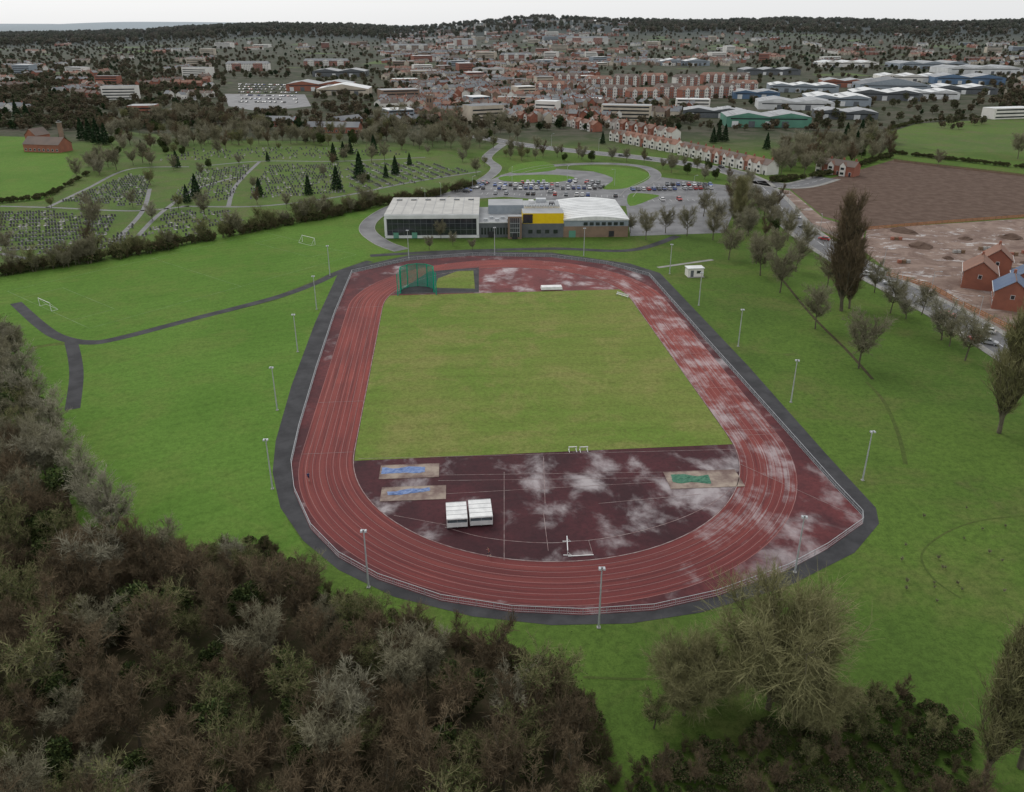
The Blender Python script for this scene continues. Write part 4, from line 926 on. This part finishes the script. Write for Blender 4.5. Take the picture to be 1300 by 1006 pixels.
for it in range(20000):
    Y=math.exp(rt.uniform(math.log(560),math.log(5000))); X=Y*rt.uniform(-.68,.68); Z=tz(X,Y); px,py=PJ(X,Y,Z)
    if rt.random()>tden(px,py,Y) or near_road(X,Y,3): continue
    kx=(int(X/9),int(Y/9))
    if kx in occ and rt.random()<.85: continue
    if inpoly(X,Y,CEM): continue
    s=rt.uniform(.4,1.1)*(1+1.1*min(1,max(0,(Y-2500)/1200))); far[0 if rt.random()<.45 else (1 if rt.random()<.78 else 2)].append((X,Y,Z-.3,s))
for i,g_ in enumerate(far): scatter('distant_trees',g_,T_far[i],'tree_clump')
rdg=[[],[]]
for it in range(3200):
    Y=rt.uniform(2700,4350); X=Y*rt.uniform(-.66,.66); px=650+1086*X/Y
    if 500<px<800 and rt.random()<.75: continue
    rdg[0 if rt.random()<.4 else 1].append((X,Y,tz(X,Y)-3,rt.uniform(1.6,2.8)))
scatter('ridge_woodland',rdg[0],T_far[0],'tree_clump'); scatter('ridge_woodland',rdg[1],T_far[1],'tree_clump')
# ------------------------------------------------------------------ runners
def runner(px,heading,shirt):
    J={'pel':(0,0,.95),'spi':(.03,0,1.15),'che':(.08,0,1.36),'nek':(.11,0,1.5),'hd':(.13,0,1.58),
       'hl':(0,.1,.92),'kl':(.32,.1,.62),'al':(.12,.1,.25),'tl':(.28,.1,.2),
       'hr':(0,-.1,.92),'kr':(-.08,-.1,.5),'ar':(-.3,-.1,.14),'tr':(-.18,-.1,.03),
       'sl':(.08,.19,1.4),'el':(-.14,.24,1.18),'wl':(.04,.26,1.02),'sr':(.08,-.19,1.4),'er':(.12,-.25,1.12),'wr':(.36,-.2,1.2)}
    Rr={'pel':.14,'spi':.125,'che':.15,'nek':.055,'hd':.06,'hl':.095,'kl':.06,'al':.038,'tl':.035,'hr':.095,'kr':.06,'ar':.038,'tr':.035,'sl':.06,'el':.042,'wl':.03,'sr':.06,'er':.042,'wr':.03}
    E=[('pel','spi'),('spi','che'),('che','nek'),('nek','hd'),('pel','hl'),('hl','kl'),('kl','al'),('al','tl'),('pel','hr'),('hr','kr'),('kr','ar'),('ar','tr'),('che','sl'),('sl','el'),('el','wl'),('che','sr'),('sr','er'),('er','wr')]
    for s in 'lr':
        w=Vector(J['w'+s]); e_=Vector(J['e'+s]); d=(w-e_).normalized(); J['p'+s]=tuple(w+d*.07); Rr['p'+s]=.035; E.append(('w'+s,'p'+s)); side=Vector((0,0,1))
        for q in range(4):
            o=side*(q-1.5)*.02; J[f'f{s}{q}']=tuple(w+d*(.13+.01*(q in(1,2)))+o); Rr[f'f{s}{q}']=.009; J[f'g{s}{q}']=tuple(w+d*.14+o+Vector((0,-.03 if s=='l' else .03,-.02))); Rr[f'g{s}{q}']=.008; E+= [('p'+s,f'f{s}{q}'),(f'f{s}{q}',f'g{s}{q}')]
        J['th'+s]=tuple(w+d*.06+Vector((0,0,.05))); Rr['th'+s]=.01; E.append(('w'+s,'th'+s))
    names=list(J); me=bpy.data.meshes.new('body'); me.from_pydata([J[n] for n in names],[(names.index(a),names.index(b)) for a,b in E],[])
    o=bpy.data.objects.new('runner_tmp',me); bpy.context.scene.collection.objects.link(o); o.modifiers.new('s','SKIN'); 
    for i,n in enumerate(names): me.skin_vertices[0].data[i].radius=(Rr[n],Rr[n]); me.skin_vertices[0].data[i].use_root=(n=='pel')
    o.modifiers.new('u','SUBSURF').levels=1
    dg=bpy.context.evaluated_depsgraph_get(); me2=bpy.data.meshes.new_from_object(o.evaluated_get(dg)); bpy.data.objects.remove(o)
    me2.materials.clear()
    for k in ('skin','cloth',shirt,'white'): me2.materials.append(M[k])
    for p in me2.polygons:
        c=p.center; k=0
        if c.z>1.0 and abs(c.y)<.24 and c.z<1.47 and c.x<.25: k=2
        elif .5<c.z<=1.0 and abs(c.y)<.2: k=1
        elif c.z<.16 or (c.x>.2 and c.z<.27): k=3
        p.material_index=k; p.use_smooth=True
    P0=P(*px); e=empty('runner',(P0.x,P0.y,.07),heading)
    b=bpy.data.objects.new('body',me2); bpy.context.scene.collection.objects.link(b); b.parent=e
    bm=bmesh.new(); bmesh.ops.create_uvsphere(bm,u_segments=14,v_segments=12,radius=.1)
    for v_ in bm.verts:
        v_.co.x*=.95; v_.co.y*=.78; v_.co.z*=1.2
        if v_.co.x>.08 and abs(v_.co.y)<.02 and -.04<v_.co.z<.02: v_.co.x+=.022
    me3=bpy.data.meshes.new('head'); bm.to_mesh(me3); bm.free(); 
    for k in('skin','hair'): me3.materials.append(M[k])
    for p in me3.polygons: p.material_index=1 if (p.center.z>.05 or (p.center.x<-.02 and p.center.z>-.05)) else 0; p.use_smooth=True
    h=bpy.data.objects.new('head',me3); h.location=(.14,0,1.68); bpy.context.scene.collection.objects.link(h); h.parent=e
    m=MB('face_features')
    for s in(-1,1): m.box((.228,s*.03,1.685),(.012,.022,.012),'hair'); m.box((.13,s*.079,1.66),(.035,.012,.055),'skin')
    m.box((.225,0,1.625),(.012,.045,.01),'shirt'); m.obj(parent=e)
runner((392,611),D2R(95),'shirtw'); runner((621,708),D2R(170),'shirt')
# ------------------------------------------------------------------ light, world, camera
w=bpy.data.worlds.new('World'); bpy.context.scene.world=w; w.use_nodes=True; nt=w.node_tree; bg=nt.nodes['Background']
sk=nt.nodes.new('ShaderNodeTexSky'); sk.sky_type='NISHITA'; sk.sun_disc=False; sk.sun_elevation=D2R(48); sk.sun_rotation=D2R(-35); sk.air_density=1.0; sk.dust_density=2.0; sk.ozone_density=1.0
hs=nt.nodes.new('ShaderNodeHueSaturation'); hs.inputs['Saturation'].default_value=.22; nt.links.new(sk.outputs[0],hs.inputs['Color'])
ov=mixc(nt,.75,hs.outputs[0],(8.8,8.9,9.0)); nt.links.new(ov,bg.inputs['Color']); bg.inputs['Strength'].default_value=.11
sl_=bpy.data.lights.new('sun','SUN'); sl_.energy=.9; sl_.angle=D2R(25); sl_.color=(1,.97,.92); so=bpy.data.objects.new('sun',sl_); bpy.context.scene.collection.objects.link(so)
az=D2R(-35); el=D2R(48); sd=Vector((math.sin(az)*math.cos(el),math.cos(az)*math.cos(el),math.sin(el))); so.rotation_euler=sd.to_track_quat('Z','Y').to_euler()
cam=bpy.data.cameras.new('camera'); co=bpy.data.objects.new('camera',cam); bpy.context.scene.collection.objects.link(co); co.location=(0,0,HC); co.rotation_euler=(math.pi/2-TH,0,0)
cam.sensor_width=36; cam.lens=F/1300*36; cam.shift_y=-45/1300; cam.clip_end=80000; cam.clip_start=1
bpy.context.scene.camera=co
vs=bpy.context.scene.view_settings; vs.view_transform='Standard'; vs.look='None'; vs.exposure=0
